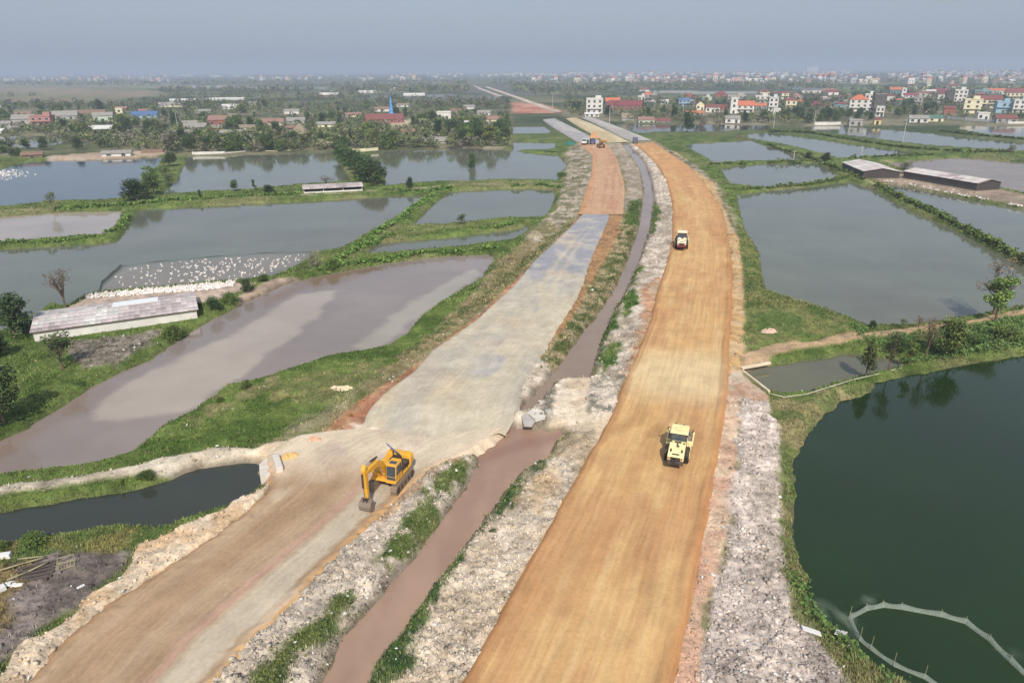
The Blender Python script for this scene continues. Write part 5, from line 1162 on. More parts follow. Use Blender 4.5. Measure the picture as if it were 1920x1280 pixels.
M_BAMB = mat('dry_bamboo', srgb(158,150,116), 0.7, 0.2, 3.0)
pipe('bamboo_pole', 'long bamboo pole on the grass at the lower left edge', 'bamboo pole', [(0, 1075), (50, 1060), (85, 1050)], 0.05, M_BAMB, None, 0.2)
pipe('bamboo_pole', 'shorter bamboo pole above the long one at the lower left', 'bamboo pole', [(35, 1052), (82, 1047)], 0.05, M_BAMB, None, 0.15)
pipe('bamboo_pole', 'bent bamboo pole across the dark planks', 'bamboo pole', [(15, 1094), (55, 1078), (92, 1060)], 0.05, M_BAMB, None, 0.25)
# bamboo crate frame
p = G(126, 1060); cr = empty('crate', p, 0.5, 'open bamboo crate on the dark mud yard', 'crate')
for sx in (-1, 1):
    for sy in (-1, 1): MB().tube((sx*0.45, sy*0.3, 0), (sx*0.45, sy*0.3, 0.55), 0.025, n=6).build('post', M_BAMB, cr)
for z in (0.05, 0.53):
    for sy in (-1, 1): MB().tube((-0.45, sy*0.3, z), (0.45, sy*0.3, z), 0.025, n=6).build('rail', M_BAMB, cr)
    for sx in (-1, 1): MB().tube((sx*0.45, -0.3, z), (sx*0.45, 0.3, z), 0.025, n=6).build('rail', M_BAMB, cr)
for i in range(4): MB().tube((-0.27+i*0.18, -0.3, 0.05), (-0.27+i*0.18, -0.3, 0.53), 0.02, n=6).build('slat', M_BAMB, cr)
M_PLK = mat('dark_wet_planks', srgb(88,78,72), 0.9, 0.3, 3.0)
p = G(66, 1076); pk = empty('plank_rack', p, 0.35, 'rack of dark wet planks by the mud yard', 'plank rack')
for i in range(5): MB().box((0, i*0.34-0.7, 0.16+0.02*i), (2.2, 0.16, 0.09), rz=random.uniform(-0.06, 0.06)).build('plank', M_PLK, pk)
for x in (-0.8, 0.8): MB().box((x, 0, 0.06), (0.14, 1.9, 0.1)).build('bearer', M_PLK, pk)
M_FOAM = mat('white_foam', srgb(214,212,206), 0.7, 0.06)
for lb, x, y, sx, sy, sh in (('white foam block at the lower left edge on the grass', 8, 1045, 0.9, 0.5, 0.3), ('pale sheet piece beside the bent bamboo pole', 22, 1094, 0.8, 0.5, 0.08), ('grey sheet piece right of the pale one', 33, 1096, 0.7, 0.45, 0.08), ('pale sack at the left edge below the sheets', 3, 1106, 0.5, 0.5, 0.3), ('white rag on the dark mud yard', 152, 1100, 0.5, 0.2, 0.08)):
    p = G(x, y); nm = 'foam_block' if 'foam' in lb else 'sack' if 'sack' in lb else 'rag' if 'rag' in lb else 'sheet_piece'
    MB().box((0, 0, sh/2), (sx, sy, sh), taper=0.85).build(nm, M_FOAM, None, bevel=0.03, label=lb, cat='debris', loc=(p.x, p.y, p.z+0.02)).rotation_euler = (0.05, 0.04, random.uniform(0, 1))
pbox('board', 'white board lying on the bank edge by the net pen', 'board', (1503, 1180), (1538, 1192), 0.35, 0.08, M_FOAM, None, 0.12)
for i, (a, b, lb) in enumerate((((1564, 1196), (1568, 1188), 'leftmost of the five white slats on the weeds by the net pen'), ((1568, 1197), (1572, 1189), 'second of the five white slats on the weeds by the net pen'), ((1571, 1198), (1577, 1190), 'middle one of the five white slats on the weeds by the net pen'), ((1575, 1198), (1581, 1191), 'fourth of the five white slats on the weeds by the net pen'), ((1580, 1198), (1586, 1192), 'rightmost of the five white slats on the weeds by the net pen'))):
    pbox('slat', lb, 'slat', a, b, 0.09, 0.04, M_FOAM, None, 0.3)
for a, b, lb in (((390, 718), (402, 728), 'thin white stick on the mud near the left weeds'), ((449, 705), (459, 709), 'short white stick near the weed clump at the mud pond'), ((545, 527), (562, 537), 'forked branch at the head of the mud pond'), ((297, 651), (308, 656), 'pale stick at the mud edge below the stone heap')):
    pbox('stick', lb, 'stick', a, b, 0.10, 0.08, M_PIPE, None, 0.55 if 'stick' in lb else 0.1)

# net pen in the green pond
def net_mat(name, c, alpha):
    m, n, l, b = new_mat(name); tc = n.new('ShaderNodeTexCoord'); z = noise(n, l, tc.outputs['Object'], 3.0, 4)
    b.inputs['Base Color'].default_value = (*srgb(*c), 1); b.inputs['Roughness'].default_value = 0.8
    mr = n.new('ShaderNodeMapRange'); mr.inputs[3].default_value = alpha-0.2; mr.inputs[4].default_value = alpha+0.2; l.new(z.outputs['Fac'], mr.inputs[0]); l.new(mr.outputs[0], b.inputs['Alpha'])
    return m
M_NET = net_mat('pale_net', (160,172,156), 0.45); M_NETD = net_mat('dark_net', (70,72,70), 0.55)
def net_run(name, label, pts, h, m, post_h, z, posts=True):
    q = [P(x, y, z) for x, y in pts]; o = empty(name, q[0], 0, label, 'net fence')
    for i, (a, b) in enumerate(zip(q[:-1], q[1:])):
        a_, b_ = a-q[0], b-q[0]; d = (b_-a_).normalized(); nn = Vector((-d.y, d.x, 0))*0.22; n = 8; vs = []; fs = []
        for j in range(n+1):
            t = j/n; c = a_.lerp(b_, t); sag = 0.12*math.sin(math.pi*t)
            vs += [(c.x+nn.x, c.y+nn.y, -0.12), (c.x, c.y, h-sag), (c.x-nn.x*0.6, c.y-nn.y*0.6, 0.02)]
        for j in range(n): k = j*3; fs += [(k, k+3, k+4, k+1), (k+1, k+4, k+5, k+2)]
        mesh_obj('net_panel', vs, fs, m, o, smooth=True)
    if posts:
        for a in q: MB().tube(a-q[0]+Vector((0, 0, -0.5)), a-q[0]+Vector((random.uniform(-.05, .05), 0, post_h)), 0.018, 0.015, 6).build('post', M_BAMB, o)
    return o
net_run('net_pen', 'pale net wall forming the far side of the pen in the green pond', [(1593, 1158), (1624, 1142), (1655, 1136), (1690, 1140), (1764, 1154), (1810, 1167), (1855, 1200), (1895, 1240), (1960, 1300)], 0.38, M_NET, 0.5, ZW)
net_run('net_pen', 'pale net wall along the near bank side of the pen', [(1593, 1158), (1612, 1198), (1632, 1215), (1675, 1246), (1733, 1270), (1800, 1310)], 0.3, M_NET, 0.9, ZW)
net_run('net_fence', 'dark net fence closing the left end of the duck pen', [(187, 546), (191, 532), (209, 516), (228, 499)], 0.5, M_NETD, 0.8, ZW)
net_run('net_fence', 'low net fence along the far side of the duck pen', [(228, 499), (290, 491), (400, 481), (500, 474), (585, 473)], 0.12, M_NETD, 0.3, ZW)
# ================================================================== VEGETATION
def leaf_mat(name, tint=(1, 1, 1)):
    if name in MATS: return MATS[name]
    m, n, l, b = new_mat(name); at = n.new('ShaderNodeVertexColor'); at.layer_name = 'Col'
    oi = n.new('ShaderNodeObjectInfo'); mr = n.new('ShaderNodeMapRange'); mr.inputs[3].default_value = 0.75; mr.inputs[4].default_value = 1.3
    l.new(oi.outputs['Random'], mr.inputs[0])
    mh = n.new('ShaderNodeMapRange'); mh.inputs[3].default_value = 0.475; mh.inputs[4].default_value = 0.52
    mo = n.new('ShaderNodeMath'); mo.operation = 'FRACT'; mu = n.new('ShaderNodeMath'); mu.operation = 'MULTIPLY'; mu.inputs[1].default_value = 7.31
    l.new(oi.outputs['Random'], mu.inputs[0]); l.new(mu.outputs[0], mo.inputs[0]); l.new(mo.outputs[0], mh.inputs[0])
    tc = n.new('ShaderNodeTexCoord'); nz = noise(n, l, tc.outputs['Object'], 0.8, 4); mr2 = n.new('ShaderNodeMapRange'); mr2.inputs[1].default_value = 0.3; mr2.inputs[2].default_value = 0.7; mr2.inputs[3].default_value = 0.8; mr2.inputs[4].default_value = 1.2
    l.new(nz.outputs['Fac'], mr2.inputs[0]); mm = n.new('ShaderNodeMath'); mm.operation = 'MULTIPLY'; l.new(mr.outputs[0], mm.inputs[0]); l.new(mr2.outputs[0], mm.inputs[1])
    hs = n.new('ShaderNodeHueSaturation'); l.new(at.outputs['Color'], hs.inputs['Color']); l.new(mm.outputs[0], hs.inputs['Value']); l.new(mh.outputs[0], hs.inputs['Hue'])
    l.new(hs.outputs['Color'], b.inputs['Base Color']); b.inputs['Roughness'].default_value = 0.65; b.inputs['Specular IOR Level'].default_value = 0.2
    MATS[name] = m; return m
M_LEAF = leaf_mat('foliage'); M_GRASS = leaf_mat('grass_blades')
M_BARK = mat('bark', srgb(104,90,74), 0.95, 0.25, 6.0); M_BARKP = mat('pale_bark', srgb(178,172,160), 0.9, 0.2, 6.0)

def leaves(cent, size, cols, rng, up=0.35, flat=0.75):
    """one quad per centre, random tilt; returns verts, faces, vertex colours"""
    n = len(cent); nrm = rng.normal(size=(n, 3)); nrm[:, 2] = np.abs(nrm[:, 2])+up; nrm /= np.linalg.norm(nrm, axis=1)[:, None]
    a = rng.normal(size=(n, 3)); u = np.cross(nrm, a); u /= np.linalg.norm(u, axis=1)[:, None]+1e-9; v = np.cross(nrm, u)
    s = (size*rng.uniform(0.6, 1.35, n))[:, None]; u = u*s; v = v*s*flat
    V = np.stack([cent-u*0.9, cent-v*0.6+u*0.1, cent+u, cent+v*0.6+u*0.1], 1).reshape(-1, 3)
    return V, np.arange(4*n).reshape(n, 4), np.repeat(cols, 4, 0)
def crown(lobes, n, size, c0, c1, rng, hollow=0.55):
    """leaf clumps through a set of ellipsoid lobes; light and dark clumps"""
    w = np.array([l_[3]*l_[4]*l_[5] for l_ in lobes])**0.67; w /= w.sum(); out = []; col = []
    for (x, y, z, a, b, c), k in zip(lobes, np.maximum(8, (w*n).astype(int))):
        d = rng.normal(size=(k, 3)); d /= np.linalg.norm(d, axis=1)[:, None]
        r = rng.uniform(hollow**3, 1, k)**(1/3)*(0.86+0.28*rng.random(k))
        q = d*r[:, None]*np.array([a, b, c])+np.array([x, y, z]); out.append(q)
        t = np.clip(rng.normal(0.5, 0.22)+rng.normal(0, 0.22, k), 0, 1)[:, None]; col.append(c0*(1-t)+c1*t)
    return np.concatenate(out), np.concatenate(col)
def lobes_round(rng, R, h0, h1, n, sq=0.8):
    L = []
    for i in range(n):
        a = rng.uniform(0, 2*math.pi); rr = R*math.sqrt(rng.uniform(0, 1))*0.72; z = rng.uniform(h0, h1)
        f = 1-0.45*((z-h0)/(h1-h0)); s = R*rng.uniform(0.30, 0.5)
        L.append((math.cos(a)*rr*f, math.sin(a)*rr*f, z, s, s, s*sq))
    return L
def tree_proto(kind, seed):
    """meshes (trunk, crown) of a tree about one unit tall per metre; real height returned"""
    rng = np.random.default_rng(seed); tr = MB(); HT = 8.0; bark = M_BARK
    if kind == 'broad': L = lobes_round(rng, 3.3, 2.6, 7.0, 26); n, sz, c0, c1 = 2600, 0.27, A(58,80,42), A(116,134,74); nl = 9
    elif kind == 'dark': L = lobes_round(rng, 3.4, 1.6, 7.0, 30); n, sz, c0, c1 = 2800, 0.27, A(44,64,38), A(88,108,62); nl = 7
    elif kind == 'light': L = lobes_round(rng, 2.9, 2.8, 7.2, 20, 0.6); n, sz, c0, c1 = 1700, 0.28, A(90,112,52), A(154,170,90); nl = 9
    elif kind == 'tall': L = lobes_round(rng, 1.9, 2.2, 7.4, 22, 1.1); n, sz, c0, c1 = 1600, 0.25, A(62,82,48), A(114,128,78); nl = 7
    elif kind == 'bush': HT = 4.0; L = lobes_round(rng, 3.0, 0.5, 2.9, 26, 0.75); n, sz, c0, c1 = 2000, 0.24, A(66,88,42), A(122,142,72); nl = 6
    elif kind == 'sparse': L = lobes_round(rng, 3.2, 2.6, 7.2, 16, 0.5); n, sz, c0, c1 = 650, 0.27, A(66,84,48), A(118,126,80); nl = 12
    elif kind == 'brush': HT = 4.0; L = lobes_round(rng, 3.0, 0.4, 3.0, 20, 0.8); n, sz, c0, c1 = 900, 0.22, A(104,100,78), A(160,150,124); nl = 14; bark = M_BARKP
    elif kind == 'bare': L = lobes_round(rng, 3.0, 3.5, 7.2, 10, 0.5); n, sz, c0, c1 = 420, 0.16, A(110,92,74), A(150,130,104); nl = 18
    q, col = crown(L, n, sz, c0, c1, rng)
    V, Fq, Cc = leaves(q, sz, col, rng); V[:, 2] = np.maximum(V[:, 2], 0.05)
    cm = np_mesh('crown', V, Fq, 4); color_attr(cm, Cc); cm.materials.append(M_LEAF)
    th = HT*0.42; r0 = 0.17 if HT > 5 else 0.08
    tr.tube((0, 0, -0.3), (0.06, 0.03, th*0.5), r0*1.25, r0, 7).tube((0.06, 0.03, th*0.5), (0, 0.08, th), r0, r0*0.75, 7)
    tips = sorted(L, key=lambda t: -t[2])
    for i in range(nl):
        t = L[i % len(L)]; s = Vector((0, 0.06, th*rng.uniform(0.45, 1.0))); e = Vector(t[:3])+Vector((rng.normal(0, .25), rng.normal(0, .25), 0)); mid = s.lerp(e, 0.5)+Vector((0, 0, -0.15*(e-s).length*0.4))
        tr.tube(s, mid, r0*0.5, r0*0.32, 5, False).tube(mid, e, r0*0.32, r0*0.08, 5, False)
        if kind in ('bare', 'sparse', 'brush'):
            for _ in range(4):
                o_ = mid.lerp(e, rng.uniform(0.2, 0.9)); tr.tube(o_, o_+Vector((rng.normal(0, .7), rng.normal(0, .7), rng.uniform(0.2, 1.1))), r0*0.26, r0*0.10, 4, False)
    tm = tr.mesh('trunk', bark)
    return tm, cm, HT, max(abs(V[:, 0]).max(), abs(V[:, 1]).max())
PROTO = {k: [tree_proto(k, 100+7*i+j) for j in range(3)] for i, k in enumerate(('broad', 'dark', 'light', 'tall', 'bush', 'sparse', 'brush', 'bare'))}
NAMES = {'bush': 'shrub', 'brush': 'dry_shrub', 'bare': 'bare_tree'}
TREES = []
def tree_at(p, kind, hm, wm=None, label=None, group=None, rng=random):
    tm, cm, HT, R = rng.choice(PROTO[kind]); s = hm/HT; w = s if wm is None else wm/(2*R)
    nm = NAMES.get(kind, 'tree'); o = empty(nm, p, rng.uniform(0, 6.28), label, 'shrub' if 'shrub' in nm else 'tree', group); o.scale = (w, w, s)
    for me, n_ in ((tm, 'trunk'), (cm, 'crown')):
        c = bpy.data.objects.new(n_, me); COL.objects.link(c); c.parent = o
    TREES.append(o); return o
def tree(label, kind, px, py, hpx, wpx=None, group=None):
    p = G(px, py); k = pxm(py); a = math.atan2(H, p.y)
    return tree_at(p, kind, hpx/(k*math.cos(a)), None if wpx is None else wpx/k, label, group)
for t in (
 ('dark rounded tree at the left edge behind the duck shed', 'dark', 28, 630, 84, 92), ('dark bushy tree at the left edge beside the shed end', 'dark', -2, 672, 55, 60), ('large dark tree at the left edge by the mud pond', 'dark', 8, 795, 112, 112),
 ('light leafy young tree in front of the duck shed', 'sparse', 118, 692, 70, 92), ('round leafy shrub on the bank of the mud pond', 'bush', 150, 738, 26, 42), ('dark shrub at the right wall of the duck shed', 'bush', 326, 632, 28, 52),
 ('dark shrub just right of the duck shed end', 'dark', 402, 582, 26, 36), ('shrub on the bank between the shed and the mud pond', 'bush', 432, 566, 22, 44), ('small rounded tree right of the duck shore', 'dark', 462, 546, 24, 34), ('low spreading shrub on the earth spit', 'bush', 495, 527, 14, 28),
 ('bare branched tree at the duck shore', 'bare', 124, 577, 76, 66), ('dry brown bush at the end of the duck pen', 'brush', 592, 500, 34, 36), ('spiky green clump on the dike right of the duck pen', 'bush', 622, 502, 22, 34),
 ('thin leafy tree on the left dike by the blue pond', 'sparse', 100, 394, 36, 26), ('spreading dark tree on the dike between the blue and grey ponds', 'dark', 257, 376, 42, 64), ('leafy tree behind the spreading dark one', 'broad', 290, 366, 44, 50), ('brownish leafy tree at the right end of the dike cluster', 'sparse', 318, 356, 48, 36), ('light green tree in the dike cluster', 'light', 282, 346, 34, 40), ('tree at the top of the dike cluster by the pond corner', 'broad', 318, 312, 26, 40),
 ('small dark tree on the dike behind the broad pond', 'dark', 375, 371, 16, 10), ('small leafy tree left of the thin pole tree on the dike', 'broad', 440, 359, 22, 20), ('thin upright tree on the dike behind the broad pond', 'tall', 477, 357, 22, 12), ('low dark shrub on the dike left of the pale shed', 'dark', 505, 362, 16, 28), ('bare pinkish tree behind the pale dike shed', 'bare', 612, 348, 22, 40),
 ('small dark tree right of the pale dike shed', 'dark', 768, 352, 20, 18), ('dry leafless tree on the grass tongue between ponds', 'sparse', 866, 421, 20, 30), ('rounded dark tree on the weed islet', 'dark', 885, 320, 34, 25), ('low green islet bush by the road bank', 'bush', 1052, 332, 12, 26),
 ('big dark round tree on the shore of the dark village pond', 'dark', 1288, 248, 38, 32), ('grey leafless brush right of the big dark round tree', 'brush', 1318, 240, 24, 28), ('grey dry brush left of the weathered pale hut', 'brush', 1345, 240, 22, 26), ('dry brush on the dike right of the small far pond', 'brush', 1385, 264, 12, 40),
 ('tree on the dike behind the dark sided duck shed', 'dark', 1548, 302, 16, 20), ('small dark tree left of the dike pair', 'dark', 1516, 297, 12, 20), ('spreading tree between the two dark duck sheds', 'sparse', 1694, 326, 22, 40), ('bare bush on the far dike at the right', 'brush', 1896, 286, 16, 26),
 ('tall light green tree on the bank at the right edge', 'light', 1866, 602, 84, 62), ('bare branched tree behind the light green one at the right edge', 'bare', 1862, 590, 112, 90), ('dark thin tree at the tip of the small pond', 'tall', 1623, 706, 66, 34), ('sparse tree behind the small pond', 'sparse', 1666, 694, 72, 50), ('thin yellow green sapling on the path between the right ponds', 'light', 1704, 685, 46, 24),
 ('pale barked leaning tree between the right ponds', 'bare', 1735, 672, 80, 50), ('brown green bushy tree between the right ponds', 'broad', 1782, 670, 74, 74), ('lone small round tree on the path shore of the large pond', 'dark', 1636, 616, 16, 18), ('small leafy tree left of the bare sapling on the shore', 'sparse', 1692, 616, 20, 18), ('bare sapling standing on the shore of the large pond', 'bare', 1722, 614, 26, 26), ('dark shrub at the head of the small pond', 'bush', 1541, 671, 20, 44),
 ('leafy shrub by the path left of the brown green tree', 'broad', 1690, 662, 30, 40), ('rounded shrub right of the brown green tree', 'bush', 1822, 650, 26, 60), ('shrub below the tall light green tree', 'bush', 1880, 632, 22, 70),
 ('leafy clump on the channel bank by the white sack', 'bush', 228, 912, 16, 14), ('small leafy clump left of the taller one on the channel bank', 'bush', 195, 920, 10, 16), ('green clump at the far bank of the channel', 'bush', 275, 892, 10, 40), ('leafy clump on the mud edge by the sticks', 'bush', 462, 727, 16, 26), ('smaller leafy clump left of the mud edge sticks', 'bush', 412, 753, 10, 20), ('green waterside clump at the lower left corner of the channel', 'bush', 60, 1022, 20, 60), ('bright green clump at the left edge of the channel', 'bush', 5, 1030, 16, 34),
): tree(*t)
# the tree row that runs into the left ponds
for i, (x, y, h) in enumerate(((636, 296, 26), (646, 303, 28), (654, 311, 30), (663, 318, 32), (672, 326, 34), (682, 333, 36), (693, 341, 40), (704, 347, 38))):
    tree(('farthest', 'second farthest', 'third farthest', 'fourth farthest', 'fourth nearest', 'third nearest', 'second nearest', 'nearest')[i]+' bushy tree of the row running into the pond', 'broad' if i % 3 else 'dark', x, y, h*1.15, h*1.6, 'row of bushy trees running into the left pond')
# scattered trees of the two belts
def near_house(px, py, front=12):
    return any(abs(px-a) < w*0.5+4 and -3 < py-b < front for a, b, w in HPX)
def scatter(n, region, kinds, hr, label, group, seed, wet=True, tries=40):
    rng = random.Random(seed); out = 0
    poly = np.array(region, float)
    lo, hi = poly.min(0), poly.max(0)
    while out < n and tries*n > 0:
        tries -= 1.0/n
        px, py = rng.uniform(lo[0], hi[0]), rng.uniform(lo[1], hi[1])
        if sdf(poly, np.array([px]), np.array([py]))[0] > 0 or near_house(px, py): continue
        p = G(px, py)
        if p.z < -0.3: continue
        kd = rng.choice(kinds); desc = {'broad': 'bushy green tree', 'dark': 'dark rounded tree', 'light': 'light green tree', 'tall': 'slender tree', 'bush': 'low shrub', 'sparse': 'thin leaved tree', 'brush': 'grey dry shrub'}[kd]
        tree_at(p, kd, rng.uniform(*hr), None, rel_label(desc, px, py, desc+label[label.index('tree')+4:]), group, rng); out += 1
scatter(60, [(315,262),(480,262),(600,270),(760,266),(820,262),(820,278),(640,282),(480,285),(315,288)], ['broad', 'dark', 'broad', 'light', 'sparse', 'bush', 'brush'], (4.0, 7.5), 'leafy tree in the shore belt behind the left ponds', 'trees of the shore belt behind the left ponds', 1)
scatter(22, [(815,248),(945,246),(955,268),(900,276),(820,272)], ['broad', 'dark', 'light', 'broad'], (6.5, 9.5), 'tall green tree in the dense clump left of the far carriageway', 'trees of the dense clump left of the far carriageway', 2)
scatter(74, [(-40,205),(300,195),(640,195),(820,205),(960,205),(960,240),(820,250),(480,262),(315,258),(120,262),(-40,258)], ['broad', 'dark', 'tall', 'light', 'broad', 'sparse', 'bush', 'dark'], (5.0, 9.0), 'green tree among the left farm sheds', 'trees among the left farm sheds', 3)
scatter(14, [(-40,270),(130,270),(190,284),(60,290),(-40,310)], ['broad', 'dark', 'bush', 'sparse'], (3, 6), 'tree on the land strip between the far left pond and the blue pond', 'trees between the far left pond and the blue pond', 4)
scatter(78, [(1050,200),(1250,196),(1500,190),(1960,186),(1960,214),(1700,222),(1580,230),(1440,232),(1060,218)], ['broad', 'dark', 'dark', 'broad', 'light', 'tall'], (4.5, 8.5), 'green tree between the houses of the right village', 'trees between the houses of the right village', 5)
scatter(16, [(1440,215),(1600,212),(1600,233),(1440,236)], ['dark', 'broad', 'broad'], (5, 8), 'dense green tree in the village grove above the ponds', 'trees of the village grove above the ponds', 6)

# ------------------------------------------------------------------ far woods and towns
def lookup(arr, x, y):
    r = np.clip(np.searchsorted(Drow, y), 0, NR-1); c = np.clip(np.searchsorted(S, x/Wrow[r]), 0, NC-1); return arr.reshape(NR, NC)[r, c]
rng = np.random.default_rng(5)
def far_points(n, ylo, yhi, seed, dens):
    r = np.random.default_rng(seed); py = r.uniform(ylo, yhi, n); px = r.uniform(-120, 2040, n)
    q = np.array([P(a, b)[:2] for a, b in zip(px, py)]); k = dens(px, py, q); return q[k], px[k], py[k]
def fields(px, py):   # open fields and far water stay clear of trees
    f = np.zeros(len(px), bool)
    for x0, x1, y0, y1 in ((-150, 300, 162, 196), (300, 620, 159, 168), (690, 955, 178, 188), (1080, 1420, 170, 190), (955, 1060, 180, 214), (1560, 1960, 158, 170), (880, 960, 160, 185)):
        f |= (px > x0) & (px < x1) & (py > y0) & (py < y1)
    return f
def dens_wood(px, py, q):
    nn = fbm(q[:, 0]*0.006, q[:, 1]*0.003, 71, 3); keep = nn > np.where(fields(px, py), 0.80, 0.36)
    road = np.abs(px-np.interp(py, [160, 170, 181, 196, 210, 222], [900, 920, 955, 1005, 1045, 1060])) < 22
    return keep & ~road
def dens_scrub(px, py, q):
    nn = fbm(q[:, 0]*0.02, q[:, 1]*0.012, 72, 3); keep = (nn > 0.34) & ~fields(px, py) & (lookup(WATERMASK, q[:, 0], q[:, 1]) < 0.5) & (lookup(Z, q[:, 0], q[:, 1]) > -0.3)
    left = (px < 955) & (py < np.interp(px, [-120, 130, 200, 310, 480, 640, 955], [300, 268, 282, 286, 286, 281, 276])); right = (px > 1062) & (py < np.interp(px, [1062, 1200, 1440, 1640, 1700, 1960], [216, 228, 233, 230, 220, 226]))
    keep &= left | right
    for a, b, w in HPX: keep &= ~((np.abs(px-a) < w*0.5+1) & (py-b > -1.5) & (py-b < 5))
    keep &= ~((px > 725) & (px < 785) & (py > 221) & (py < 243)); return keep
def wood(name, n, ylo, yhi, seed, k, hr, label, dens=None):
    q, px, py = far_points(n, ylo, yhi, seed, dens or dens_wood); r = np.random.default_rng(seed+1); m = len(q)
    hgt = r.uniform(*hr, m); rad = hgt*r.uniform(0.35, 0.6, m)
    d = r.normal(size=(m, k, 3)); d /= np.linalg.norm(d, axis=2)[:, :, None]; rr = r.uniform(0.55, 1, (m, k, 1))
    c = d*rr*np.stack([rad, rad, hgt*0.42], 1)[:, None, :]; c[:, :, :2] += q[:, None, :]; c[:, :, 2] += (hgt*0.55)[:, None]
    t = np.clip(r.normal(0.5, 0.28, (m, 1, 1))+r.normal(0, 0.2, (m, k, 1)), 0, 1); col = A(60,80,50)*(1-t)+A(130,140,88)*t; gy = (r.random((m, 1, 1)) < 0.12); col = np.where(gy, A(136,130,112)*(0.7+0.5*t), col)
    V, Fq, Cc = leaves(c.reshape(-1, 3), np.repeat(rad*(0.42 if k < 30 else 0.27), k), col.reshape(-1, 3), r)
    me = np_mesh(name, V, Fq, 4); color_attr(me, Cc); return link_mesh(name, me, M_LEAF, kind='stuff', label=label)
wood('scrub', 7500, 188, 286, 25, 56, (2.0, 5.6), 'thick scrub and small trees filling the land among houses and sheds', dens_scrub)
wood('far_wood', 2600, 172, 206, 21, 40, (3.5, 8), 'green scrub and trees on the far plain')
wood('far_wood', 8000, 143, 174, 22, 20, (5, 10), 'hazy tree masses of the distant plain')
wood('far_wood', 3000, 133.5, 146, 23, 14, (7, 14), 'bluish tree line on the horizon')
FH = []
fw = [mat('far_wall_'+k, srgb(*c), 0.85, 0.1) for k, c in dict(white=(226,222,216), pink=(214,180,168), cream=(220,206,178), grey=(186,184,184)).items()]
fr = [ROOFS[k] for k in ('red', 'rust', 'white', 'grey', 'orange', 'slate')]
for i in range(12):
    r = random.Random(i); w, d, h = r.uniform(6, 12), r.uniform(7, 12), r.choice((4, 7, 7, 10, 12)); mb = MB().box((0, 0, h/2), (w, d, h)); nb = len(mb.f)
    if i % 3: mb.prism([(-d/2-.4, h), (0, h+2.6), (d/2+.4, h), (d/2+.4, h+.15), (0, h+2.8), (-d/2-.4, h+.15)], -w/2-.4, w/2+.4, axis='x')
    else: mb.box((0, 0, h+0.15), (w+.4, d+.4, 0.3)).box((w*.2, d*.2, h+1.3), (w*.4, d*.4, 2.2))
    nw = len(mb.f)
    for s_ in range(max(1, int(h//3.4))):
        for j in range(2): mb.box(((-0.22+0.44*j)*w, -d/2-0.02, 1.7+3.3*s_), (1.6, 0.1, 1.5))
    me = mb.mesh('house', [fw[i % 4], fr[i % 6], M_WIN]); me.polygons.foreach_set('material_index', np.array([0]*nb+[1]*(nw-nb)+[2]*(len(mb.f)-nw), np.int32)); me.update()
    FH.append((me, mb))
TOWN = [  # px range, row range, count, label, group
 (1180, 1600, 147, 158, 105, 'small house with whitish walls in the far red roofed town behind the right village', 'houses of the far red roofed town'),
 (1600, 1960, 143, 158, 60, 'small pale house in the far town at the right', 'houses of the far right town'),
 (-20, 340, 146, 154, 62, 'small hazy house in the far left town beyond the fields', 'houses of the far left town'),
 (1000, 1180, 150, 157, 20, 'small pinkish house in the far row right of the road head', 'houses of the far row by the road head'),
 (380, 900, 143, 152, 45, 'small hazy white house on the distant plain left of the road', 'houses of the distant plain')]
r = random.Random(11)
for x0, x1, y0, y1, n, lb, gp in TOWN:
    for i in range(n):
        px, py = r.uniform(x0, x1), y0+(y1-y0)*r.random()**0.8; p = P(px, py)
        o = bpy.data.objects.new('house', FH[r.randrange(12)][0]); COL.objects.link(o); o.location = (p.x, p.y, 0); o.rotation_euler = (0, 0, r.uniform(-0.5, 0.5)); s = r.uniform(0.8, 1.35); o.scale = (s, s, s)
        tag(o, lb, 'house', gp)
# the towns' thousands of farther roofs, one mass
V, Fa, mi = [], [], []; 
for i in range(1500):
    py = 133.8+11*r.random()**1.3; px = r.uniform(-100, 2020); p = P(px, max(py, 134.2))
    if fbm(np.array([px*0.012]), np.array([py*0.05]), 33, 3)[0] < 0.45: continue
    me, mb = FH[r.randrange(12)]; s = r.uniform(0.9, 1.7)*(1.25 if py < 138 else 1); ca, sa = math.cos(r.random()), math.sin(r.random()); k = len(V)
    V += [(p.x+s*(v.x*ca-v.y*sa), p.y+s*(v.x*sa+v.y*ca), s*v.z) for v in mb.v]; Fa += [tuple(j+k for j in f) for f in mb.f]; mi += [pl.material_index+(0 if pl.material_index else 0) for pl in me.polygons]
me = bpy.data.meshes.new('far_town'); me.from_pydata(V, [], Fa)
for m_ in (fw[0], fr[1], M_WIN): me.materials.append(m_)
me.polygons.foreach_set('material_index', np.array(mi, np.int32))
link_mesh('far_town', me, kind='stuff', label='hazy roofs of towns along the horizon')
# long pale halls on the skyline
for lb, px, py, w, h in (('long white factory hall in the far left town', 108, 141, 26, 3.5), ('white factory hall on the left skyline', 352, 143, 34, 4), ('low white hall right of the skyline factory', 405, 144.5, 26, 3), ('small white hall on the skyline left of centre', 447, 143.5, 20, 2.5), ('white hall on the hazy plain above the temple', 690, 149, 22, 2.6), ('white domed building on the right skyline', 1521, 137, 12, 5)):
    p = P(px, py); k = pxm(py); o = empty('hall', p, 0, lb, 'building'); w_, h_ = w/k, h/k
    MB().box((0, 0, h_/2), (w_, 30, h_)).build('wall', fw[0], o); MB().prism([(-16, h_), (0, h_*1.25), (16, h_), (16, h_+.3), (0, h_*1.25+.3), (-16, h_+.3)], -w_/2-1, w_/2+1, axis='x').build('roof', ROOFS['white'], o)

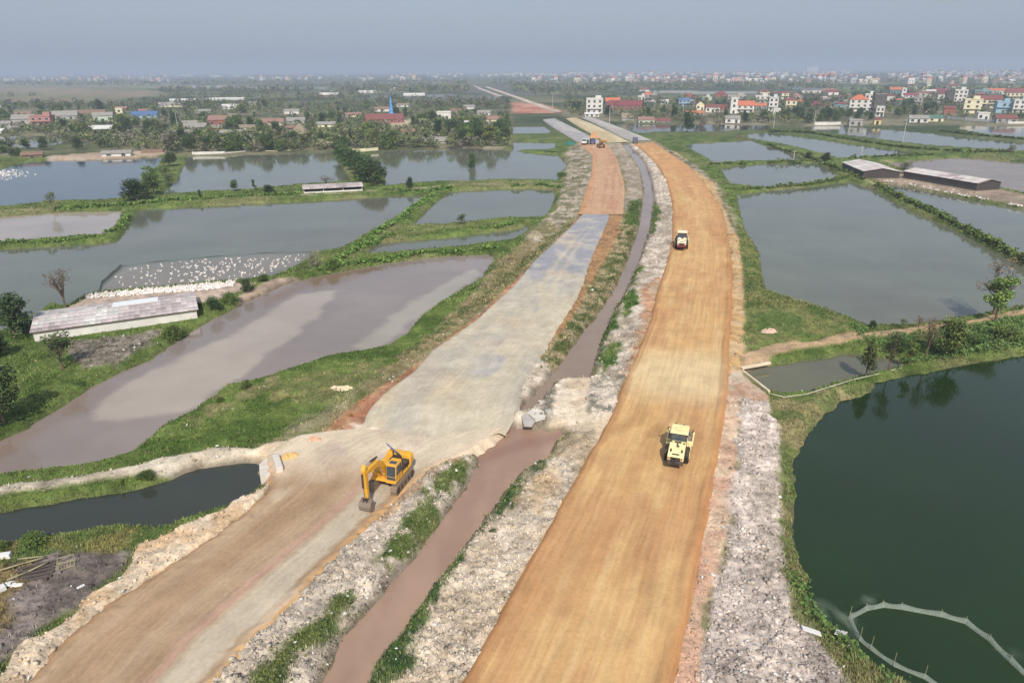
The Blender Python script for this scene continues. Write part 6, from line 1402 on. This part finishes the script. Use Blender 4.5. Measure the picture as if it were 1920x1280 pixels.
# ------------------------------------------------------------------ ground cover
def px_points(n, ylo, yhi, seed, pw=1.0):
    r = np.random.default_rng(seed); py = ylo+(yhi-ylo)*r.random(n)**pw; px = r.uniform(-160, 2080, n)
    d = np.stack([(px-960)/F, (640-py)/F, -np.ones(n)], 1) @ CR.T; t = -(H-0.3)/d[:, 2]; return d[:, 0]*t, d[:, 1]*t
def tufts(name, n, ylo, yhi, seed, blades, hgt, label):
    x, y = px_points(n, ylo, yhi, seed); r = np.random.default_rng(seed+1)
    g = lookup(GRASS, x, y); ok = (r.random(n) < g*(0.35+0.9*fbm(x*0.5, y*0.5, 19, 3))) & (lookup(WATERMASK, x, y) < 0.5); x, y = x[ok], y[ok]; m = len(x); z = ground_z(x, y); D = np.hypot(x, y)
    h = hgt*r.uniform(0.5, 1.5, m)*(0.7+0.9*fbm(x*0.3, y*0.3, 29, 2)); w = (0.035+D*0.0011)*r.uniform(0.7, 1.4, m)
    base = lookup(np.arange(NR*NC), x, y); cb = C[base.astype(int)]
    t = r.random(m)[:, None]; col = cb*(0.75+0.7*t)+np.array([0.012, 0.016, 0.0])*t
    dry = (r.random(m) < 0.08)[:, None]; col = np.where(dry, A(150,142,100)*(0.7+0.4*t), col)
    V, Cc = [], []
    for b in range(blades):
        a = r.uniform(0, 2*math.pi, m); lx, ly = np.cos(a), np.sin(a); lean = r.uniform(0.2, 0.9, m)*h
        bx, by = x+r.normal(0, 1, m)*w*0.6, y+r.normal(0, 1, m)*w*0.6
        V.append(np.stack([np.stack([bx-ly*w*0.5, by+lx*w*0.5, z-0.03], 1), np.stack([bx+ly*w*0.5, by-lx*w*0.5, z-0.03], 1), np.stack([bx+lx*lean, by+ly*lean, z+h], 1)], 1)); Cc.append(np.repeat(col, 3, 0))
    V = np.concatenate(V).reshape(-1, 3); me = np_mesh(name, V, np.arange(len(V)).reshape(-1, 3), 3); color_attr(me, np.concatenate(Cc))
    return link_mesh(name, me, M_GRASS, kind='stuff', label=label)
tufts('grass', 170000, 560, 1330, 41, 3, 0.13, 'short grass and weeds on the near banks')
tufts('grass', 120000, 285, 580, 43, 3, 0.22, 'grass on the dikes and banks between the ponds')
def cover(name, label, lines, dens, hgt, wid, size, c0, c1, seed, z=0.1):
    r = np.random.default_rng(seed); Q = []; Cl = []; Sz = []
    for ln, wmul in lines:
        q = np.array([G(*p_)[:] for p_ in ln]); seg = np.linalg.norm(np.diff(q[:, :2], axis=0), axis=1); s = np.concatenate([[0], np.cumsum(seg)]); n = int(s[-1]*dens*wmul)
        t = r.uniform(0, s[-1], n); x = np.interp(t, s, q[:, 0]); y = np.interp(t, s, q[:, 1]); x = x+r.normal(0, wid*wmul*0.45, n); y = y+r.normal(0, wid*wmul*0.45, n)
        zz = ground_z(x, y); cl = fbm(x*0.8, y*0.8, 37, 3); keep = (zz > ZW-0.25) & (cl > 0.36); x, y, zz, cl = x[keep], y[keep], zz[keep], cl[keep]
        hh = hgt*(0.3+1.4*np.clip(cl-0.35, 0, 1)*1.8); Q.append(np.stack([x, y, np.maximum(zz, ZW)+r.random(len(x))**0.7*hh], 1)); tt = np.clip(cl+r.normal(0, 0.2, len(x)), 0, 1)[:, None]; Cl.append(c0*(1-tt)+c1*tt); Sz.append(size*(0.7+0.004*np.hypot(x, y)))
    V, Fq, Cc = leaves(np.concatenate(Q), np.concatenate(Sz), np.concatenate(Cl), r, up=0.7, flat=0.9); me = np_mesh(name, V, Fq, 4); color_attr(me, Cc); return link_mesh(name, me, M_GRASS, kind='stuff', label=label)
cover('undergrowth', 'lush broad leaved plants crowding the dikes', [
  ([(612,500),(660,472),(700,440),(740,415),(780,388),(815,366)], 1.0), ([(600,506),(650,496),(720,486),(800,478),(880,471),(940,462)], 1.0), ([(110,391),(180,388),(260,383),(320,376),(400,372)], 1.0), ([(400,371),(480,367),(560,364)], 0.5), ([(720,366),(800,360),(850,352)], 0.5), ([(960,350),(1010,347),(1058,350)], 0.6),
  ([(640,480),(690,463),(740,452)], 0.8), ([(870,441),(930,428),(985,414)], 0.5), ([(200,452),(222,430),(240,404)], 0.7), ([(0,463),(100,455),(190,450)], 0.4)], 60, 0.7, 1.1, 0.24, A(72,100,42), A(130,154,74), 51)
cover('hedge', 'dense green hedge along the dike between the two right ponds', [([(1645,349),(1690,372),(1750,399),(1800,424),(1860,455),(1925,490),(2000,528)], 1.0), ([(1440,272),(1490,290),(1560,312),(1620,338)], 0.5), ([(1390,357),(1440,354),(1520,347),(1590,338)], 0.5), ([(1440,246),(1520,250),(1615,266),(1700,278),(1810,285),(1900,286)], 0.6), ([(1440,305),(1520,303),(1560,300)], 0.25), ([(1590,298),(1660,294),(1750,291)], 0.3), ([(1760,252),(1800,251),(1850,256),(1920,262)], 0.5), ([(1330,309),(1400,306)], 0.4)], 80, 1.0, 0.9, 0.22, A(66,92,42), A(118,140,70), 52)
cover('undergrowth', 'dark weeds and creepers on the banks of the right ponds', [([(1640,650),(1700,640),(1760,632),(1830,622),(1920,608)], 2.2), ([(1660,668),(1720,655),(1800,645),(1900,628)], 2.2), ([(1700,682),(1780,668),(1860,655),(1930,642)], 1.0), ([(1490,1070),(1505,1110),(1530,1150),(1570,1195),(1620,1240),(1690,1285),(1760,1330)], 1.0), ([(1605,612),(1625,640)], 1.2), ([(1850,612),(1920,596)], 1.0)], 70, 0.6, 1.0, 0.15, A(70,98,48), A(116,138,72), 53)
cover('undergrowth', 'weeds along the edges of the canals', [([(700,1280),(740,1212),(790,1140),(840,1078),(885,1018),(930,955),(985,895)], 0.6), ([(1185,510),(1160,570),(1130,640),(1115,700)], 0.5), ([(1190,425),(1170,480),(1135,545),(1095,600),(1060,645),(1020,700)], 0.7), ([(850,880),(820,950),(770,1030)], 1.2), ([(660,1115),(600,1170),(540,1230),(500,1290)], 1.4), ([(1180,400),(1195,380)], 1.0), ([(1068,420),(1000,480),(930,540),(850,600),(760,665)], 1.2)], 26, 0.3, 0.9, 0.13, A(58,82,36), A(112,124,66), 54)
cover('water_weed', 'flat green water weed spreading over the pond', [([(850,338),(880,330),(910,327),(950,330)], 2.2), ([(880,326),(900,312),(940,306)], 1.2), ([(1480,312),(1520,314),(1550,316)], 0.9), ([(1010,283),(1040,285)], 0.7)], 200, 0.05, 1.6, 0.26, A(80,108,52), A(112,136,70), 55)

# ------------------------------------------------------------------ stones, clods, litter
def stones(name, n, ylo, yhi, seed, smin, smax, label):
    x, y = px_points(n, ylo, yhi, seed); r = np.random.default_rng(seed+1); g = lookup(STONE, x, y); ok = (r.random(n) < g*(0.25+1.3*fbm(x*0.6, y*0.6, 14, 3))) & (lookup(WATERMASK, x, y) < 0.5)
    x, y = x[ok], y[ok]; m = len(x); z = ground_z(x, y); D = np.hypot(x, y)
    s = smin*(smax/smin)**(r.random(m)**2.8)*(0.7+D*0.006)
    base = np.array([[1, 0, 0], [-1, 0, 0], [0, 1, 0], [0, -1, 0], [0, 0, 1], [0, 0, -0.6], [0.6, 0.6, 0.5], [-0.5, 0.6, 0.55]], float)
    fac = np.array([[0, 6, 4], [6, 2, 4], [2, 7, 4], [7, 1, 4], [1, 3, 4], [3, 0, 4], [0, 2, 6], [2, 1, 7], [2, 0, 5], [1, 2, 5], [3, 1, 5], [0, 3, 5]])
    V = base[None]*r.uniform(0.65, 1.3, (m, 8, 1))*np.stack([r.uniform(.7, 1.4, m), r.uniform(.7, 1.3, m), r.uniform(.4, .85, m)], 1)[:, None, :]
    a = r.uniform(0, 6.28, m); ca, sa = np.cos(a)[:, None], np.sin(a)[:, None]; V = np.stack([V[..., 0]*ca-V[..., 1]*sa, V[..., 0]*sa+V[..., 1]*ca, V[..., 2]], -1)*s[:, None, None]+np.stack([x, y, z+s*0.15], 1)[:, None, :]
    Fx = (fac[None]+np.arange(m)[:, None, None]*8).reshape(-1, 3)
    base_c = C[lookup(np.arange(NR*NC), x, y).astype(int)]; t = r.random(m)[:, None]; col = base_c*(0.62+0.62*t)+0.02*t; col = np.where(r.random(m)[:, None] < 0.05, A(232,226,214), col)
    me = np_mesh(name, V.reshape(-1, 3), Fx, 3); color_attr(me, np.repeat(col, 8, 0)); return link_mesh(name, me, gm, kind='stuff', label=label)
stones('rubble', 130000, 640, 1330, 61, 0.025, 0.21, 'broken clods and stones strewn along the near road shoulders')
stones('rubble', 40000, 285, 660, 62, 0.04, 0.22, 'clods and stones on the far road shoulders')
x, y = px_points(5200, 430, 1320, 65); r_ = np.random.default_rng(66); gm_ = lookup(GRASS, x, y); st_ = lookup(STONE, x, y); cor = r_.random(len(x)) < np.where((gm_ > 0.5) & (np.abs(X.min()) > 0), 0.05, 0)+0.05*(st_ > 0.15); cor &= lookup(WATERMASK, x, y) < 0.5
x, y = x[cor], y[cor]; z = ground_z(x, y)+0.12; V, Fq, Cc = leaves(np.stack([x, y, z], 1), 0.16+0.0*x, np.tile(A(236,234,228), (len(x), 1)), r_, up=1.0); me = np_mesh('litter', V, Fq, 4); color_attr(me, Cc); link_mesh('litter', me, M_GRASS, kind='stuff', label='scraps of white plastic strewn over the banks')

# ------------------------------------------------------------------ ducks
M_DUCK = mat('white_feathers', srgb(236,230,224), 0.8, 0.06, 6.0); M_BEAK = mat('orange_beak', srgb(222,150,70), 0.6, 0.1)
def duck_mesh():
    bm = bmesh.new(); bmesh.ops.create_icosphere(bm, subdivisions=1, radius=1.0)
    for v in bm.verts:
        v.co = Vector((v.co.x*0.14, v.co.y*0.26, v.co.z*0.12+0.10))
        if v.co.y < -0.15: v.co.z += 0.06
    k = len(bm.faces)
    def add(center, sc_, mat_i=0):
        r = bmesh.ops.create_icosphere(bm, subdivisions=1, radius=1.0, matrix=Matrix.Translation(center) @ Matrix.Diagonal((*sc_, 1)))
        for f in {f for v in r['verts'] for f in v.link_faces}: f.material_index = mat_i
    add((0, 0.22, 0.23), (0.05, 0.05, 0.12)); add((0, 0.26, 0.35), (0.06, 0.075, 0.055)); add((0, 0.35, 0.335), (0.03, 0.05, 0.018), 1)
    me = bpy.data.meshes.new('duck'); bm.to_mesh(me); bm.free(); me.materials.append(M_DUCK); me.materials.append(M_BEAK); me.polygons.foreach_set('use_smooth', np.ones(len(me.polygons), bool)); return me
DUCK = duck_mesh(); r = random.Random(3); nd = 0
pen = np.array([(232,502),(290,494),(400,484),(500,477),(578,476),(560,492),(520,508),(470,524),(438,528),(300,540),(200,547),(212,520)], float)
while nd < 225:
    px, py = r.uniform(200, 585), r.uniform(474, 548)
    d = sdf(pen, np.array([px]), np.array([py]))[0]
    if d > -1.5 or r.random() > 0.25+0.75*math.exp(-((px-440)/120)**2)*(0.3 if py < 485 else 1): continue
    p = P(px, py, ZW); o = bpy.data.objects.new('duck', DUCK); COL.objects.link(o); o.location = (p.x, p.y, ZW-0.04); o.rotation_euler = (0, 0, r.uniform(0, 6.28)); s = r.uniform(0.65, 0.9); o.scale = (s, s, s)
    tag(o, 'white duck swimming in the netted duck pen', 'duck', 'white ducks swimming in the pen'); nd += 1
shore = np.array([(158,556),(200,550),(300,541.5),(400,532),(440,528),(436,538),(380,546),(300,550),(215,557),(165,560)], float); pts = []
while len(pts) < 560:
    px, py = r.uniform(155, 445), r.uniform(526, 562)
    if sdf(shore, np.array([px]), np.array([py]))[0] < 0: pts.append((px, py))
pts.sort(key=lambda t: -t[1])
def duck_stuff(pts, label, zmin):
    co = np.array([v.co[:] for v in DUCK.vertices]); fs = [tuple(p_.vertices) for p_ in DUCK.polygons]; mi = [p_.material_index for p_ in DUCK.polygons]; V, Fa = [], []
    for px, py in pts:
        p = G(px, py); a = r.uniform(0, 6.28); s = r.uniform(0.85, 1.15); k = len(V); V += [(p.x+s*(c[0]*math.cos(a)-c[1]*math.sin(a)), p.y+s*(c[0]*math.sin(a)+c[1]*math.cos(a)), max(p.z, zmin)+s*c[2]) for c in co]; Fa += [tuple(i+k for i in f) for f in fs]
    me = bpy.data.meshes.new('duck_flock'); me.from_pydata(V, [], Fa); me.materials.append(M_DUCK); me.materials.append(M_BEAK); me.polygons.foreach_set('material_index', np.array(mi*len(pts), np.int32)); return link_mesh('duck_flock', me, kind='stuff', label=label)
for px, py in pts[:72]:
    p = G(px, py); o = bpy.data.objects.new('duck', DUCK); COL.objects.link(o); o.location = (p.x, p.y, max(p.z, ZW-0.04)); o.rotation_euler = (0, 0, r.uniform(0, 6.28)); tag(o, 'white duck crowded on the shore behind the long duck shed', 'duck', 'white ducks crowded on the shore')
duck_stuff(pts[72:], 'dense crowd of white ducks at the waterline behind the duck shed', ZW-0.04)
pl = []
while len(pl) < 420:
    t = r.random(); px = 1655+270*t; py = np.interp(px, [1650, 1690, 1765, 1840, 1920], [343, 347.5, 363, 377, 392])+r.gauss(-0.5, 2.6)
    if vnoise(np.array([px*0.03]), np.array([0.5]), 3)[0] > 0.3: pl.append((px, py))
duck_stuff(pl, 'white ducks lining the bank below the long dark shed', ZW-0.04)
duck_stuff([(abs(r.gauss(0, 1))*28-8, 333+r.gauss(0, 5)) for _ in range(110)], 'white ducks on the blue pond at the left edge', ZW-0.04)
# ------------------------------------------------------------------ haze: one closed box of smoggy air
hz = MB().box((0, 0, 34.0), (44000, 44000, 78.0))
hm = bpy.data.materials.new('haze'); hm.use_nodes = True; hn = hm.node_tree.nodes; hn.clear()
ho = hn.new('ShaderNodeOutputMaterial'); hv = hn.new('ShaderNodeVolumePrincipled')
hv.inputs['Color'].default_value = (0.66, 0.76, 0.91, 1); hv.inputs['Density'].default_value = 0.00036; hv.inputs['Anisotropy'].default_value = 0.0
hm.node_tree.links.new(hv.outputs[0], ho.inputs['Volume'])
hz.build('haze', hm, kind='stuff')
